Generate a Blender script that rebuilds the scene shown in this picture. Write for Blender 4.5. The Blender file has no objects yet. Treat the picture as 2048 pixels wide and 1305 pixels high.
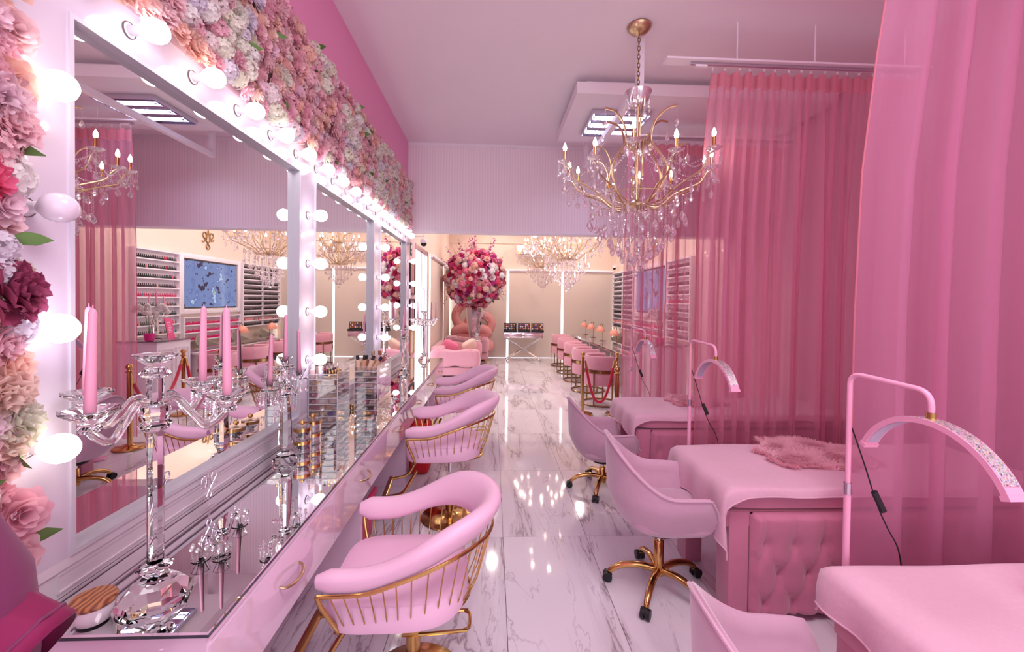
import bpy, math, random
from math import sin, cos, pi, radians, sqrt, atan2
from mathutils import Vector, Matrix
random.seed(7)
sc = bpy.context.scene
COL = sc.collection

ZCEIL = 4.09
# ------------------------------------------------------------------ camera, world, lights, exposure
def look():
    y, p, r = radians(2.6), radians(-0.9), radians(0.7)
    f = Vector((sin(y)*cos(p), cos(y)*cos(p), sin(p)))
    rt = Vector((cos(y), -sin(y), 0)); up = rt.cross(f)
    return rt*cos(r)+up*sin(r), up*cos(r)-rt*sin(r), f
cam = bpy.data.cameras.new('camera'); camo = bpy.data.objects.new('camera', cam); COL.objects.link(camo)
cr, cu, cf = look()
mw = Matrix.Identity(4)
for i, c in enumerate((cr, cu, -cf)):
    for j in range(3): mw[j][i] = c[j]
mw.translation = (0, 0, 1.71); camo.matrix_world = mw
cam.sensor_width = 36; cam.lens = 858/2048*36; cam.shift_y = -37/2048; cam.clip_start = .05
sc.camera = camo
w = bpy.data.worlds.new('world'); sc.world = w; w.use_nodes = True
w.node_tree.nodes['Background'].inputs[0].default_value = (.97, .92, 1, 1)
w.node_tree.nodes['Background'].inputs[1].default_value = 0.65
def area(name, loc, rot, sx, sy, power, col):
    l = bpy.data.lights.new(name, 'AREA'); l.shape = 'RECTANGLE'; l.size = sx; l.size_y = sy; l.energy = power; l.color = col
    o = bpy.data.objects.new(name, l); o.location = loc; o.rotation_euler = rot; COL.objects.link(o); return o
def point(name, loc, power, col, r=.12):
    l = bpy.data.lights.new(name, 'POINT'); l.energy = power; l.color = col; l.shadow_soft_size = r
    o = bpy.data.objects.new(name, l); o.location = loc; COL.objects.link(o); return o
area('fill_light_rear', (1.0, -1.9, 2.3), (radians(80), 0, 0), 4.0, 2.6, 38, (.97, .93, 1))  # added fill panel behind the camera, no window stands there
area('fill_light_overhead', (1.0, .6, 4.05), (0, 0, 0), 1.6, 1.2, 48, (1, .92, .98))  # added overhead fill for the near room, out of view, no fixture
DL = [(x, y) for y in (7.6, 9.4, 11.8) for x in (.05, 2.5)]
for (x, y) in DL:
    lo = area('downlight_lamp', (x, y, ZCEIL-.035), (0, 0, 0), .15, .15, 19, (1, .90, .83)); lo.data.shape = 'DISK'
sc.view_settings.view_transform = 'Standard'; sc.view_settings.look = 'None'
sc.view_settings.exposure = 0.5; sc.view_settings.gamma = 1; sc.view_settings.use_curve_mapping = False
c = sc.cycles
c.max_bounces = 8; c.diffuse_bounces = 4; c.glossy_bounces = 5; c.transmission_bounces = 8; c.transparent_max_bounces = 24
c.caustics_reflective = False; c.caustics_refractive = False; c.sample_clamp_indirect = 4; c.sample_clamp_direct = 0
c.use_denoising = True; c.use_adaptive_sampling = True; c.adaptive_threshold = .02

# ------------------------------------------------------------------ materials
def srgb(r, g, b):
    f = lambda v: (v/255/12.92) if v/255 <= .04045 else ((v/255+.055)/1.055)**2.4
    return (f(r), f(g), f(b), 1)
def new_mat(name):
    m = bpy.data.materials.new(name); m.use_nodes = True
    return m, m.node_tree, m.node_tree.nodes, m.node_tree.nodes['Principled BSDF']
def mat(name, col, rough=.5, metal=0, coat=0, sheen=0, emis=0, ecol=None, noise=0, nscale=30, bump=0, trans=0, ior=1.45, spec=.5):
    m, nt, N, b = new_mat(name)
    b.inputs['Base Color'].default_value = col; b.inputs['Roughness'].default_value = rough
    b.inputs['Metallic'].default_value = metal; b.inputs['Coat Weight'].default_value = coat
    b.inputs['Coat Roughness'].default_value = .03
    b.inputs['Sheen Weight'].default_value = sheen; b.inputs['Transmission Weight'].default_value = trans
    b.inputs['IOR'].default_value = ior; b.inputs['Specular IOR Level'].default_value = spec
    if emis: b.inputs['Emission Color'].default_value = ecol or col; b.inputs['Emission Strength'].default_value = emis
    if noise or bump:
        g = N.new('ShaderNodeNewGeometry'); n = N.new('ShaderNodeTexNoise'); n.inputs['Scale'].default_value = nscale; n.inputs['Detail'].default_value = 4
        nt.links.new(g.outputs['Position'], n.inputs['Vector'])
        if noise:
            x = N.new('ShaderNodeMix'); x.data_type = 'RGBA'
            x.inputs[6].default_value = tuple(v*(1-noise) for v in col[:3])+(1,); x.inputs[7].default_value = tuple(min(1, v*(1+noise)) for v in col[:3])+(1,)
            nt.links.new(n.outputs['Fac'], x.inputs[0]); nt.links.new(x.outputs[2], b.inputs['Base Color'])
        if bump:
            u = N.new('ShaderNodeBump'); u.inputs['Strength'].default_value = bump; u.inputs['Distance'].default_value = .01
            nt.links.new(n.outputs['Fac'], u.inputs['Height']); nt.links.new(u.outputs[0], b.inputs['Normal'])
    return m
def ribbed(name, col, pitch, axis='X', depth=.25):
    m, nt, N, b = new_mat(name)
    g = N.new('ShaderNodeNewGeometry'); s = N.new('ShaderNodeSeparateXYZ'); nt.links.new(g.outputs['Position'], s.inputs[0])
    a = N.new('ShaderNodeMath'); a.operation = 'MULTIPLY'; a.inputs[1].default_value = 2*pi/pitch
    nt.links.new(s.outputs[axis], a.inputs[0])
    q = N.new('ShaderNodeMath'); q.operation = 'SINE'; nt.links.new(a.outputs[0], q.inputs[0])
    r = N.new('ShaderNodeMapRange'); r.inputs[1].default_value = -1; r.inputs[2].default_value = 1
    nt.links.new(q.outputs[0], r.inputs[0])
    x = N.new('ShaderNodeMix'); x.data_type = 'RGBA'; x.inputs[6].default_value = tuple(v*(1-depth) for v in col[:3])+(1,); x.inputs[7].default_value = col
    nt.links.new(r.outputs[0], x.inputs[0]); nt.links.new(x.outputs[2], b.inputs['Base Color'])
    u = N.new('ShaderNodeBump'); u.inputs['Strength'].default_value = .35; u.inputs['Distance'].default_value = .004
    nt.links.new(r.outputs[0], u.inputs['Height']); nt.links.new(u.outputs[0], b.inputs['Normal'])
    b.inputs['Roughness'].default_value = .6
    return m
def marble():
    m, nt, N, b = new_mat('marble_tile')
    L = nt.links
    g = N.new('ShaderNodeNewGeometry'); oi = N.new('ShaderNodeObjectInfo')
    mp = N.new('ShaderNodeVectorMath'); mp.operation = 'MULTIPLY_ADD'; mp.inputs[1].default_value = (1, .62, 1)
    k = N.new('ShaderNodeVectorMath'); k.operation = 'SCALE'; k.inputs['Scale'].default_value = 37
    cx = N.new('ShaderNodeCombineXYZ'); L.new(oi.outputs['Random'], cx.inputs[0]); L.new(oi.outputs['Random'], cx.inputs[2])
    L.new(cx.outputs[0], k.inputs[0]); L.new(g.outputs['Position'], mp.inputs[0]); L.new(k.outputs[0], mp.inputs[2])
    rot = N.new('ShaderNodeMapping'); rot.inputs['Rotation'].default_value = (0, 0, radians(38)); rot.inputs['Scale'].default_value = (1.5, .42, 1)
    L.new(mp.outputs[0], rot.inputs[0])
    def vein(scale, width, dist):
        n = N.new('ShaderNodeTexNoise'); n.inputs['Scale'].default_value = scale; n.inputs['Detail'].default_value = 7; n.inputs['Roughness'].default_value = .58; n.inputs['Distortion'].default_value = dist
        L.new(rot.outputs[0], n.inputs['Vector'])
        s = N.new('ShaderNodeMath'); s.operation = 'SUBTRACT'; s.inputs[1].default_value = .5; L.new(n.outputs['Fac'], s.inputs[0])
        a = N.new('ShaderNodeMath'); a.operation = 'ABSOLUTE'; L.new(s.outputs[0], a.inputs[0])
        r = N.new('ShaderNodeMapRange'); r.inputs[1].default_value = 0; r.inputs[2].default_value = width; r.inputs[3].default_value = 1; r.inputs[4].default_value = 0
        L.new(a.outputs[0], r.inputs[0]); return r.outputs[0]
    v1 = vein(1.0, .0085, .45); v2 = vein(2.3, .009, .7); v3 = vein(1.0, .055, .45)
    mk = N.new('ShaderNodeTexNoise'); mk.inputs['Scale'].default_value = 2.0; L.new(mp.outputs[0], mk.inputs['Vector'])
    mr = N.new('ShaderNodeMapRange'); mr.inputs[1].default_value = .42; mr.inputs[2].default_value = .62; L.new(mk.outputs['Fac'], mr.inputs[0])
    p = N.new('ShaderNodeMath'); p.operation = 'MULTIPLY'; L.new(v2, p.inputs[0]); L.new(mr.outputs[0], p.inputs[1])
    q = N.new('ShaderNodeMath'); q.operation = 'MAXIMUM'; L.new(v1, q.inputs[0]); L.new(p.outputs[0], q.inputs[1])
    sm = N.new('ShaderNodeMath'); sm.operation = 'MULTIPLY'; sm.inputs[1].default_value = .22; L.new(v3, sm.inputs[0])
    q2 = N.new('ShaderNodeMath'); q2.operation = 'MULTIPLY_ADD'; q2.inputs[1].default_value = .50; L.new(q.outputs[0], q2.inputs[0]); L.new(sm.outputs[0], q2.inputs[2])
    cl = N.new('ShaderNodeMix'); cl.data_type = 'RGBA'; cl.inputs[6].default_value = srgb(242, 236, 242); cl.inputs[7].default_value = srgb(226, 218, 226)
    L.new(mk.outputs['Fac'], cl.inputs[0])
    x = N.new('ShaderNodeMix'); x.data_type = 'RGBA'; L.new(cl.outputs[2], x.inputs[6]); x.inputs[7].default_value = srgb(120, 92, 100)
    L.new(q2.outputs[0], x.inputs[0]); L.new(x.outputs[2], b.inputs['Base Color'])
    b.inputs['Roughness'].default_value = .06; b.inputs['Specular IOR Level'].default_value = .8
    return m
def sheer(name, col, see, tint=(1, .8, .84, 1)):
    m, nt, N, b = new_mat(name); N.remove(b)
    o = N['Material Output']; L = nt.links
    d = N.new('ShaderNodeBsdfDiffuse'); t = N.new('ShaderNodeBsdfTranslucent'); tr = N.new('ShaderNodeBsdfTransparent')
    d.inputs[0].default_value = col; t.inputs[0].default_value = col; tr.inputs[0].default_value = tint
    a = N.new('ShaderNodeMixShader'); a.inputs[0].default_value = .5; L.new(d.outputs[0], a.inputs[1]); L.new(t.outputs[0], a.inputs[2])
    lw = N.new('ShaderNodeLayerWeight'); lw.inputs[0].default_value = .35
    r = N.new('ShaderNodeMapRange'); r.inputs[3].default_value = see; r.inputs[4].default_value = 0.02; L.new(lw.outputs['Facing'], r.inputs[0])
    x = N.new('ShaderNodeMixShader'); L.new(r.outputs[0], x.inputs[0]); L.new(a.outputs[0], x.inputs[1]); L.new(tr.outputs[0], x.inputs[2])
    L.new(x.outputs[0], o.inputs[0]); return m
def thin_glass(name, tint=(1, 1, 1, 1), base=.08, rough=.02, blend=.35, gcol=(1, 1, 1, 1)):
    m, nt, N, b = new_mat(name); N.remove(b); o = N['Material Output']; L = nt.links
    tr = N.new('ShaderNodeBsdfTransparent'); tr.inputs[0].default_value = tint
    g = N.new('ShaderNodeBsdfGlossy'); g.inputs['Roughness'].default_value = rough; g.inputs['Color'].default_value = gcol
    lw = N.new('ShaderNodeLayerWeight'); lw.inputs[0].default_value = blend
    r = N.new('ShaderNodeMapRange'); r.inputs[3].default_value = base; r.inputs[4].default_value = .95; L.new(lw.outputs['Facing'], r.inputs[0])
    x = N.new('ShaderNodeMixShader'); L.new(r.outputs[0], x.inputs[0]); L.new(tr.outputs[0], x.inputs[1]); L.new(g.outputs[0], x.inputs[2])
    L.new(x.outputs[0], o.inputs[0]); return m
def petal(name):
    m, nt, N, b = new_mat(name); L = nt.links
    oi = N.new('ShaderNodeObjectInfo'); g = N.new('ShaderNodeTexCoord'); n = N.new('ShaderNodeTexNoise'); n.inputs['Scale'].default_value = 14
    L.new(g.outputs['Object'], n.inputs['Vector'])
    hs = N.new('ShaderNodeHueSaturation'); r = N.new('ShaderNodeMapRange'); r.inputs[3].default_value = .8; r.inputs[4].default_value = 1.18
    L.new(n.outputs['Fac'], r.inputs[0]); L.new(r.outputs[0], hs.inputs['Value']); L.new(oi.outputs['Color'], hs.inputs['Color'])
    L.new(hs.outputs[0], b.inputs['Base Color']); b.inputs['Roughness'].default_value = .7; b.inputs['Specular IOR Level'].default_value = .2
    t = N.new('ShaderNodeBsdfTranslucent'); L.new(hs.outputs[0], t.inputs[0])
    x = N.new('ShaderNodeMixShader'); x.inputs[0].default_value = .42; L.new(b.outputs[0], x.inputs[1]); L.new(t.outputs[0], x.inputs[2]); L.new(x.outputs[0], N['Material Output'].inputs[0])
    return m
def glitter():
    m, nt, N, b = new_mat('glitter_strip'); L = nt.links
    g = N.new('ShaderNodeTexCoord'); v = N.new('ShaderNodeTexVoronoi'); v.inputs['Scale'].default_value = 260
    L.new(g.outputs['Object'], v.inputs['Vector'])
    hs = N.new('ShaderNodeHueSaturation'); hs.inputs['Saturation'].default_value = .45; hs.inputs['Value'].default_value = 1.3; L.new(v.outputs['Color'], hs.inputs['Color'])
    L.new(hs.outputs[0], b.inputs['Base Color']); b.inputs['Metallic'].default_value = .8; b.inputs['Roughness'].default_value = .3
    u = N.new('ShaderNodeBump'); u.inputs['Strength'].default_value = .6; u.inputs['Distance'].default_value = .002; L.new(v.outputs['Distance'], u.inputs['Height']); L.new(u.outputs[0], b.inputs['Normal'])
    return m
def wood():
    m, nt, N, b = new_mat('wood'); L = nt.links
    g = N.new('ShaderNodeTexCoord'); n = N.new('ShaderNodeTexWave'); n.inputs['Scale'].default_value = 20; n.inputs['Distortion'].default_value = 6
    L.new(g.outputs['Object'], n.inputs['Vector']); x = N.new('ShaderNodeMix'); x.data_type = 'RGBA'
    x.inputs[6].default_value = srgb(120, 62, 40); x.inputs[7].default_value = srgb(196, 130, 84); L.new(n.outputs['Fac'], x.inputs[0]); L.new(x.outputs[2], b.inputs['Base Color'])
    b.inputs['Roughness'].default_value = .4; return m
def tv_picture():
    m, nt, N, b = new_mat('tv_picture'); L = nt.links
    g = N.new('ShaderNodeTexCoord'); n = N.new('ShaderNodeTexNoise'); n.inputs['Scale'].default_value = 5.5; n.inputs['Detail'].default_value = 3
    L.new(g.outputs['Object'], n.inputs['Vector']); r = N.new('ShaderNodeValToRGB'); r.color_ramp.interpolation = 'CONSTANT'
    e = r.color_ramp.elements; e[0].position = 0; e[0].color = srgb(45, 35, 70); e[1].position = .38; e[1].color = srgb(108, 128, 178)
    for p, q in ((.56, (96, 112, 168)), (.63, (170, 190, 225)), (.70, (150, 175, 70)), (.74, (70, 40, 60))):
        k = e.new(p); k.color = srgb(*q)
    L.new(n.outputs['Fac'], r.inputs[0]); b.inputs['Base Color'].default_value = (0, 0, 0, 1); b.inputs['Roughness'].default_value = .1
    L.new(r.outputs[0], b.inputs['Emission Color']); b.inputs['Emission Strength'].default_value = .8; return m

WHITE = mat('white_paint', srgb(246, 236, 246), .45)
CEIL = mat('ceiling_paint', srgb(246, 234, 242), .75, noise=.02, nscale=2)
GLOSSW = mat('white_gloss', srgb(230, 220, 236), .12, coat=.6)
GLOSSP = mat('pale_pink_gloss', srgb(238, 208, 228), .07, coat=.8)
HOT = mat('hot_pink_paint', srgb(240, 156, 200), .55)
RIB = ribbed('ribbed_paper', srgb(253, 238, 247), .042, 'X', .09)
BEIGE = mat('beige_paint', srgb(232, 208, 192), .65)
MAUVE = mat('mauve_paint', srgb(226, 176, 196), .7)
BLIND = mat('blind_fabric', srgb(226, 208, 196), .8, noise=.03, nscale=200)
MARBLE = marble(); GROUT = mat('grout', srgb(95, 75, 70), .8)
MIRROR = mat('mirror_glass', (.93, .93, .93, 1), .0, 1)
TRIMW = mat('pale_trim', srgb(226, 222, 234), .3)
SILVER = mat('silver_trim', srgb(215, 210, 222), .22, 1)
CHROME = mat('chrome', (.8, .8, .82, 1), .08, 1)
GOLD = mat('polished_gold', srgb(202, 160, 100), .14, 1)
GOLDS = mat('satin_gold', srgb(200, 174, 138), .3, 1)
BRASS = mat('aged_brass', srgb(150, 118, 78), .22, 1)
PLEATH = mat('pink_leatherette', srgb(243, 196, 222), .42, noise=.02, nscale=300, bump=.02)
VELV = mat('dusty_pink_velvet', srgb(202, 158, 180), .75, sheen=.7, noise=.07, nscale=18)
VELVD = mat('deep_pink_velvet', srgb(200, 120, 148), .7, sheen=.5, noise=.06, nscale=14)
SOFAV = mat('sofa_velvet', srgb(222, 158, 172), .75, sheen=.5, noise=.05, nscale=14)
FLEECE = mat('pink_fleece', srgb(222, 174, 194), .95, sheen=.4, noise=.05, nscale=60, bump=.15)
FURM = sheer('pink_fur', srgb(255, 216, 226), .0)
SHEER = sheer('sheer_pink', srgb(236, 168, 194), .52, (1, .90, .93, 1))
SHEERN = sheer('sheer_pink_dense', srgb(222, 152, 186), .44, (1, .88, .92, 1))
HEADER = sheer('curtain_header', srgb(238, 160, 178), .2)
LAMPP = mat('pink_lacquer', srgb(242, 170, 200), .3)
LED = mat('led_diffuser', srgb(190, 178, 200), .5)
GLIT = glitter()
BLACK = mat('black_plastic', (.012, .012, .014, 1), .4)
GREYV = mat('grey_velvet', srgb(140, 128, 118), .8, sheen=.3)
CRYS = thin_glass('crystal_bead', (.98, .965, .985, 1), .40, .07, .5)
GLASS = mat('cut_glass', (1, .985, .995, 1), .0, trans=1, ior=1.48)
ACR = thin_glass('acrylic', (.985, .975, .985, 1), .05, .02, .25)
VASEG = thin_glass('vase_glass', (.85, .82, .88, 1), .3, .05, .5)
CANDLE = mat('pink_wax', srgb(242, 168, 196), .35)
BULB = mat('bulb_glow', (1, 1, 1, 1), .3, emis=7, ecol=(.94, .93, 1, 1))
BULBW = mat('bulb_glow_warm', (1, 1, 1, 1), .3, emis=6.5, ecol=(1, .90, .78, 1))
BULBOFF = mat('bulb_off', srgb(240, 225, 240), .12)
FLAME = mat('candle_bulb', (1, 1, 1, 1), .3, emis=42, ecol=(1, .82, .64, 1))
DAY = mat('daylight', (1, 1, 1, 1), .5, emis=1.3, ecol=(.84, .92, 1, 1))
TUBE = mat('tube_light', (1, 1, 1, 1), .5, emis=50, ecol=(.66, .70, 1, 1))
PETAL = petal('petals'); LEAF = mat('leaf', srgb(96, 128, 66), .6)
MAG = mat('magenta_satin', srgb(128, 4, 72), .7, sheen=.15, noise=.05, nscale=20)
MAGD = mat('plum_satin', srgb(118, 44, 88), .7, sheen=.15)
ROPE = mat('red_velvet_rope', srgb(205, 12, 64), .7, sheen=.5)
RED = mat('red_fabric', srgb(196, 20, 32), .6)
WOOD = wood(); TVP = tv_picture()
GREYB = mat('grey_brown', srgb(120, 100, 98), .5)

# ------------------------------------------------------------------ mesh helpers
class M:
    def __init__(s): s.v = []; s.f = []
    def add(s, vs, fs):
        b = len(s.v); s.v += [tuple(v) for v in vs]; s.f += [tuple(i+b for i in f) for f in fs]; return s
    def box(s, x0, x1, y0, y1, z0, z1, T=None):
        vs = [(x, y, z) for x in (x0, x1) for y in (y0, y1) for z in (z0, z1)]
        if T: vs = [T @ Vector(v) for v in vs]
        return s.add(vs, [(0, 1, 3, 2), (4, 6, 7, 5), (0, 4, 5, 1), (2, 3, 7, 6), (0, 2, 6, 4), (1, 5, 7, 3)])
    def grid(s, rows, closed=False, capa=False, capb=False):
        n = len(rows[0]); vs = [v for r in rows for v in r]; fs = []
        for i in range(len(rows)-1):
            for j in range(n if closed else n-1):
                k = (j+1) % n; fs.append((i*n+j, i*n+k, (i+1)*n+k, (i+1)*n+j))
        if capa: fs.append(tuple(range(n-1, -1, -1)))
        if capb: fs.append(tuple((len(rows)-1)*n+j for j in range(n)))
        return s.add(vs, fs)
    def lathe(s, prof, n=16, c=(0, 0, 0), sx=1, sy=1, ph=0, caps=True):
        rows = [[(c[0]+r*cos(2*pi*j/n+ph)*sx, c[1]+r*sin(2*pi*j/n+ph)*sy, c[2]+z) for j in range(n)] for r, z in prof]
        return s.grid(rows, True, caps, caps)
    def tube(s, pts, r, n=8, closed=False, flat=1, caps=True):
        P = [Vector(p) for p in pts]; m = len(P); rows = []; N = None
        for i, p in enumerate(P):
            a = P[i-1] if (i > 0 or closed) else P[i]; b = P[(i+1) % m] if (i < m-1 or closed) else P[i]
            t = (b-a).normalized()
            if N is None:
                N = Vector((0, 0, 1)) if abs(t.z) < .9 else Vector((1, 0, 0))
            N = (N - t*N.dot(t)).normalized(); B = t.cross(N)
            rr = r[i] if isinstance(r, (list, tuple)) else r
            rows.append([p+N*(rr*cos(2*pi*j/n)*flat)+B*(rr*sin(2*pi*j/n)) for j in range(n)])
        if closed: rows.append(rows[0])
        return s.grid(rows, True, caps and not closed, caps and not closed)
    def cyl(s, p0, p1, r0, r1=None, n=12): return s.tube([p0, p1], [r0, r0 if r1 is None else r1], n)
    def sup(s, c, sz, e=.35, nu=20, nv=12, ez=None, T=None):
        # superellipsoid: rounded cushion
        ez = e if ez is None else ez
        g = lambda v, k: math.copysign(abs(v)**k, v); rows = []
        for i in range(nv+1):
            a = -pi/2+pi*i/nv; ca = g(cos(a), ez); sa = g(sin(a), ez)
            row = [Vector((sz[0]/2*ca*g(cos(2*pi*j/nu), e), sz[1]/2*ca*g(sin(2*pi*j/nu), e), sz[2]/2*sa)) for j in range(nu)]
            if T: row = [T @ v for v in row]
            rows.append([v+Vector(c) for v in row])
        return s.grid(rows, True)
    def sph(s, c, r, nu=12, nv=8, sz=1):
        return s.lathe([(r*sin(pi*i/nv)+1e-5, -r*sz*cos(pi*i/nv)) for i in range(nv+1)], nu, c)
    def mesh(s, name, m, smooth=True, ang=40, bevel=0):
        me = bpy.data.meshes.new(name); me.from_pydata(s.v, [], s.f)
        if bevel:
            import bmesh
            bm = bmesh.new(); bm.from_mesh(me); bmesh.ops.bevel(bm, geom=bm.edges[:], offset=bevel, segments=2, affect='EDGES', profile=.6); bm.to_mesh(me); bm.free()
        if m: me.materials.append(m)
        if smooth:
            me.polygons.foreach_set('use_smooth', [True]*len(me.polygons)); me.set_sharp_from_angle(angle=radians(ang))
        me.validate(); me.update(); return me
    def build(s, name, m, parent=None, smooth=True, ang=40, bevel=0, loc=None):
        return inst(name, s.mesh(name, m, smooth, ang, bevel), parent, loc)
def inst(name, me, parent=None, loc=None, rot=None, scale=None, color=None):
    o = bpy.data.objects.new(name, me); COL.objects.link(o)
    if parent: o.parent = parent
    if loc is not None: o.location = loc
    if rot is not None: o.rotation_euler = rot
    if scale is not None: o.scale = (scale,)*3 if isinstance(scale, (int, float)) else scale
    if color is not None: o.color = tuple(color[:3])+(1,)
    return o
def tag(o, label=None, cat=None, group=None, kind=None):
    if label: o['label'] = label
    if cat: o['category'] = cat
    if group: o['group'] = group
    if kind: o['kind'] = kind
    return o
def thing(name, label, cat, loc=(0, 0, 0), rz=0, group=None):
    o = bpy.data.objects.new(name, None); COL.objects.link(o); o.location = loc; o.rotation_euler = (0, 0, rz)
    o.empty_display_size = .1
    return tag(o, label, cat, group)
def kids(o): return [x for x in list(COL.objects) if x.parent == o] if not hasattr(o, '_k') else []
def copy_tree(o, loc=None, rz=None, label=None, group=None, parent=None, table=None):
    if table is None:
        table = {}
        for x in COL.objects:
            if x.parent: table.setdefault(x.parent.name, []).append(x)
    c = o.copy(); COL.objects.link(c)
    if parent: c.parent = parent
    if loc is not None: c.location = loc
    if rz is not None: c.rotation_euler = (0, 0, rz)
    if label: c['label'] = label
    if group: c['group'] = group
    for ch in table.get(o.name, []): copy_tree(ch, parent=c, table=table)
    return c
def struct(name, b, m, **k):
    o = b.build(name, m, None, **k); o['kind'] = 'structure'; return o
def text_mesh(fc, m):
    q = bpy.data.objects.new('lettering', fc); me = bpy.data.meshes.new_from_object(q); me.materials.clear(); me.materials.append(m)
    bpy.data.objects.remove(q); o = bpy.data.objects.new('lettering', me); COL.objects.link(o); return o
def smooth01(t): t = max(0, min(1, t)); return t*t*(3-2*t)
def bez(p, n=10):
    # Catmull-Rom through points
    P = [Vector(q) for q in p]; P = [P[0]*2-P[1]]+P+[P[-1]*2-P[-2]]; out = []
    for i in range(1, len(P)-2):
        for k in range(n):
            t = k/n; a, b, c_, d = P[i-1], P[i], P[i+1], P[i+2]
            out.append(.5*((2*b)+(c_-a)*t+(2*a-5*b+4*c_-d)*t*t+(3*b-a-3*c_+d)*t**3))
    out.append(P[-2]); return out
def rounded(pts, r, n=5):
    P = [Vector(p) for p in pts]; out = [P[0]]
    for i in range(1, len(P)-1):
        a = (P[i-1]-P[i]).normalized()*r; b = (P[i+1]-P[i]).normalized()*r
        for k in range(n+1):
            t = k/n; out.append((P[i]+a)*(1-t)**2+P[i]*2*t*(1-t)+(P[i]+b)*t*t)
    out.append(P[-1]); return out

# ------------------------------------------------------------------ room shell
XL, XR, YB, YS, ZC = -1.30, 3.76, 12.9, 6.6, 4.09
fl = M().box(XL-.1, XR+.1, -2.6, YB+.1, -.12, -.012).build('floor', GROUT); fl['kind'] = 'structure'
GX, GY = .6050, 1.2115
tm = M().box(.0015, GX-.0015, .0015, GY-.0015, -.012, 0).mesh('tile', MARBLE, False)
for i in range(-3, 7):
    for j in range(-5, 9):
        x = .095+GX*i; y = 3.074+GY*j
        if x > XR or y > YB: continue
        x1 = min(x+GX, XR); x0 = max(x, XL); y1 = min(y+GY, YB)
        me = tm
        ox = x
        if x0 > x or x1 < x+GX or y1 < y+GY:
            me = M().box(x0-x+.0015, x1-x-.0015, .0015, y1-y-.0015, -.012, 0).mesh('tile', MARBLE, False)
        inst('tile', me, fl, (ox, y, 0))
struct('wall_left', M().box(XL-.12, XL, -2.6, 7.2, 0, 4.3), HOT)
struct('wall_left_back', M().box(XL-.12, XL, 7.2, 13.0, 2.66, 4.3).box(XL-.12, XL, 8.65, 8.85, 0, 2.66), BEIGE)
struct('wall_right', M().box(XR, XR+.12, -2.6, 13.0, 0, 4.3), MAUVE)
struct('wall_right_back', M().box(XR-.03, XR-.001, 6.8, YB, 0, 4.1), mat('cream_panel', srgb(238, 216, 204), .3, coat=.3))
struct('wall_back', M().box(XL, XR, YB, YB+.12, 2.62, 4.3).box(XL, XL+.1, YB, YB+.12, 0, 2.62).box(XR-.1, XR, YB, YB+.12, 0, 2.62), BEIGE)
struct('ceiling', M().box(XL-.1, XR+.1, -2.6, YB+.1, ZC, ZC+.12), CEIL)
struct('wall_soffit', M().box(XL, XR, YS, YS+.22, 2.77, ZC-.03), RIB)
struct('trim_soffit', M().box(XL, XR, YS-.012, YS+.23, 2.745, 2.775).box(XL, XR, YS-.015, YS, ZC-.045, ZC), WHITE)
struct('trim_picture_rail', M().box(XL, XR, YB-.03, YB, 3.42, 3.46), BEIGE)
struct('wall_left_lining', M().box(XL, XL+.006, 6.62, 7.2, 0, 4.05), mat('pale_pink_paint', srgb(236, 204, 208), .5))
# skirting
struct('baseboard_right', M().box(XR-.05, XR-.03, 6.9, YB, 0, .1), WHITE)
# daylight windows behind the blinds
struct('window_1', M().box(XL+.1, XR-.1, YB+.06, YB+.08, 0, 2.62), DAY)
struct('window_2', M().box(XL-.09, XL-.07, 8.85, 12.9, 0, 2.66), DAY)
d = struct('door_1', M().box(XL-.09, XL-.07, 7.2, 8.65, 0, 2.66), DAY)
M().box(XL-.05, XL, 7.2, 7.27, 0, 2.66).box(XL-.05, XL, 8.58, 8.65, 0, 2.66).box(XL-.05, XL, 7.2, 8.65, 2.56, 2.66).box(XL-.05, XL, 7.9, 7.95, 0, 2.6).build('door_frame', SILVER, d)
M().tube(rounded([(XL, 7.82, .9), (XL+.06, 7.82, .9), (XL+.06, 7.82, 1.9), (XL, 7.82, 1.9)], .02), .014).build('door_handle', CHROME, d)
# dropped ceiling panel
dp = thing('dropped_ceiling_panel', 'white dropped ceiling panel holding the louvre light behind the chandelier', 'ceiling panel', (0, 0, 3.9))
M().box(.86, 3.7, 4.5, 5.86, 0, .12).build('panel', CEIL, dp)
M().box(.98, 3.7, 4.62, 5.76, .121, .189).build('upper_step', CEIL, dp)
ll = thing('louvre_light', 'square recessed light with three rows of mirrored louvres in the dropped panel', 'ceiling light', (1.45, 5.2, 3.9))
M().box(-.33, .33, -.33, .33, -.012, -.001).build('backing', SILVER, ll)
for k in range(3):
    y = -.21+.21*k
    M().box(-.29, .29, y-.022, y+.022, -.026, -.013).build('tube', TUBE, ll)
    b = M()
    for q in range(13):
        x = -.29+.0483*q
        b.box(x-.003, x+.003, y-.055, y+.055, -.045, -.026)
    b.box(-.3, .3, y-.062, y-.056, -.045, -.012).box(-.3, .3, y+.056, y+.062, -.045, -.012)
    b.build('louvre', CHROME, ll, smooth=False)
M().box(-.34, -.33, -.34, .34, -.05, 0).box(.33, .34, -.34, .34, -.05, 0).box(-.33, .33, -.34, -.33, -.05, 0).box(-.33, .33, .33, .34, -.05, 0).build('frame', SILVER, ll, smooth=False)
for k, (x, y) in enumerate(DL):
    t = thing('downlight', 'small white recessed downlight in the back room ceiling', 'ceiling light', (x, y, ZC), 0, 'downlights of the back room')
    M().lathe([(.078, -.02), (.10, -.018), (.105, -.001), (.078, -.001)], 24, caps=False).build('ring', WHITE, t)
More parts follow.
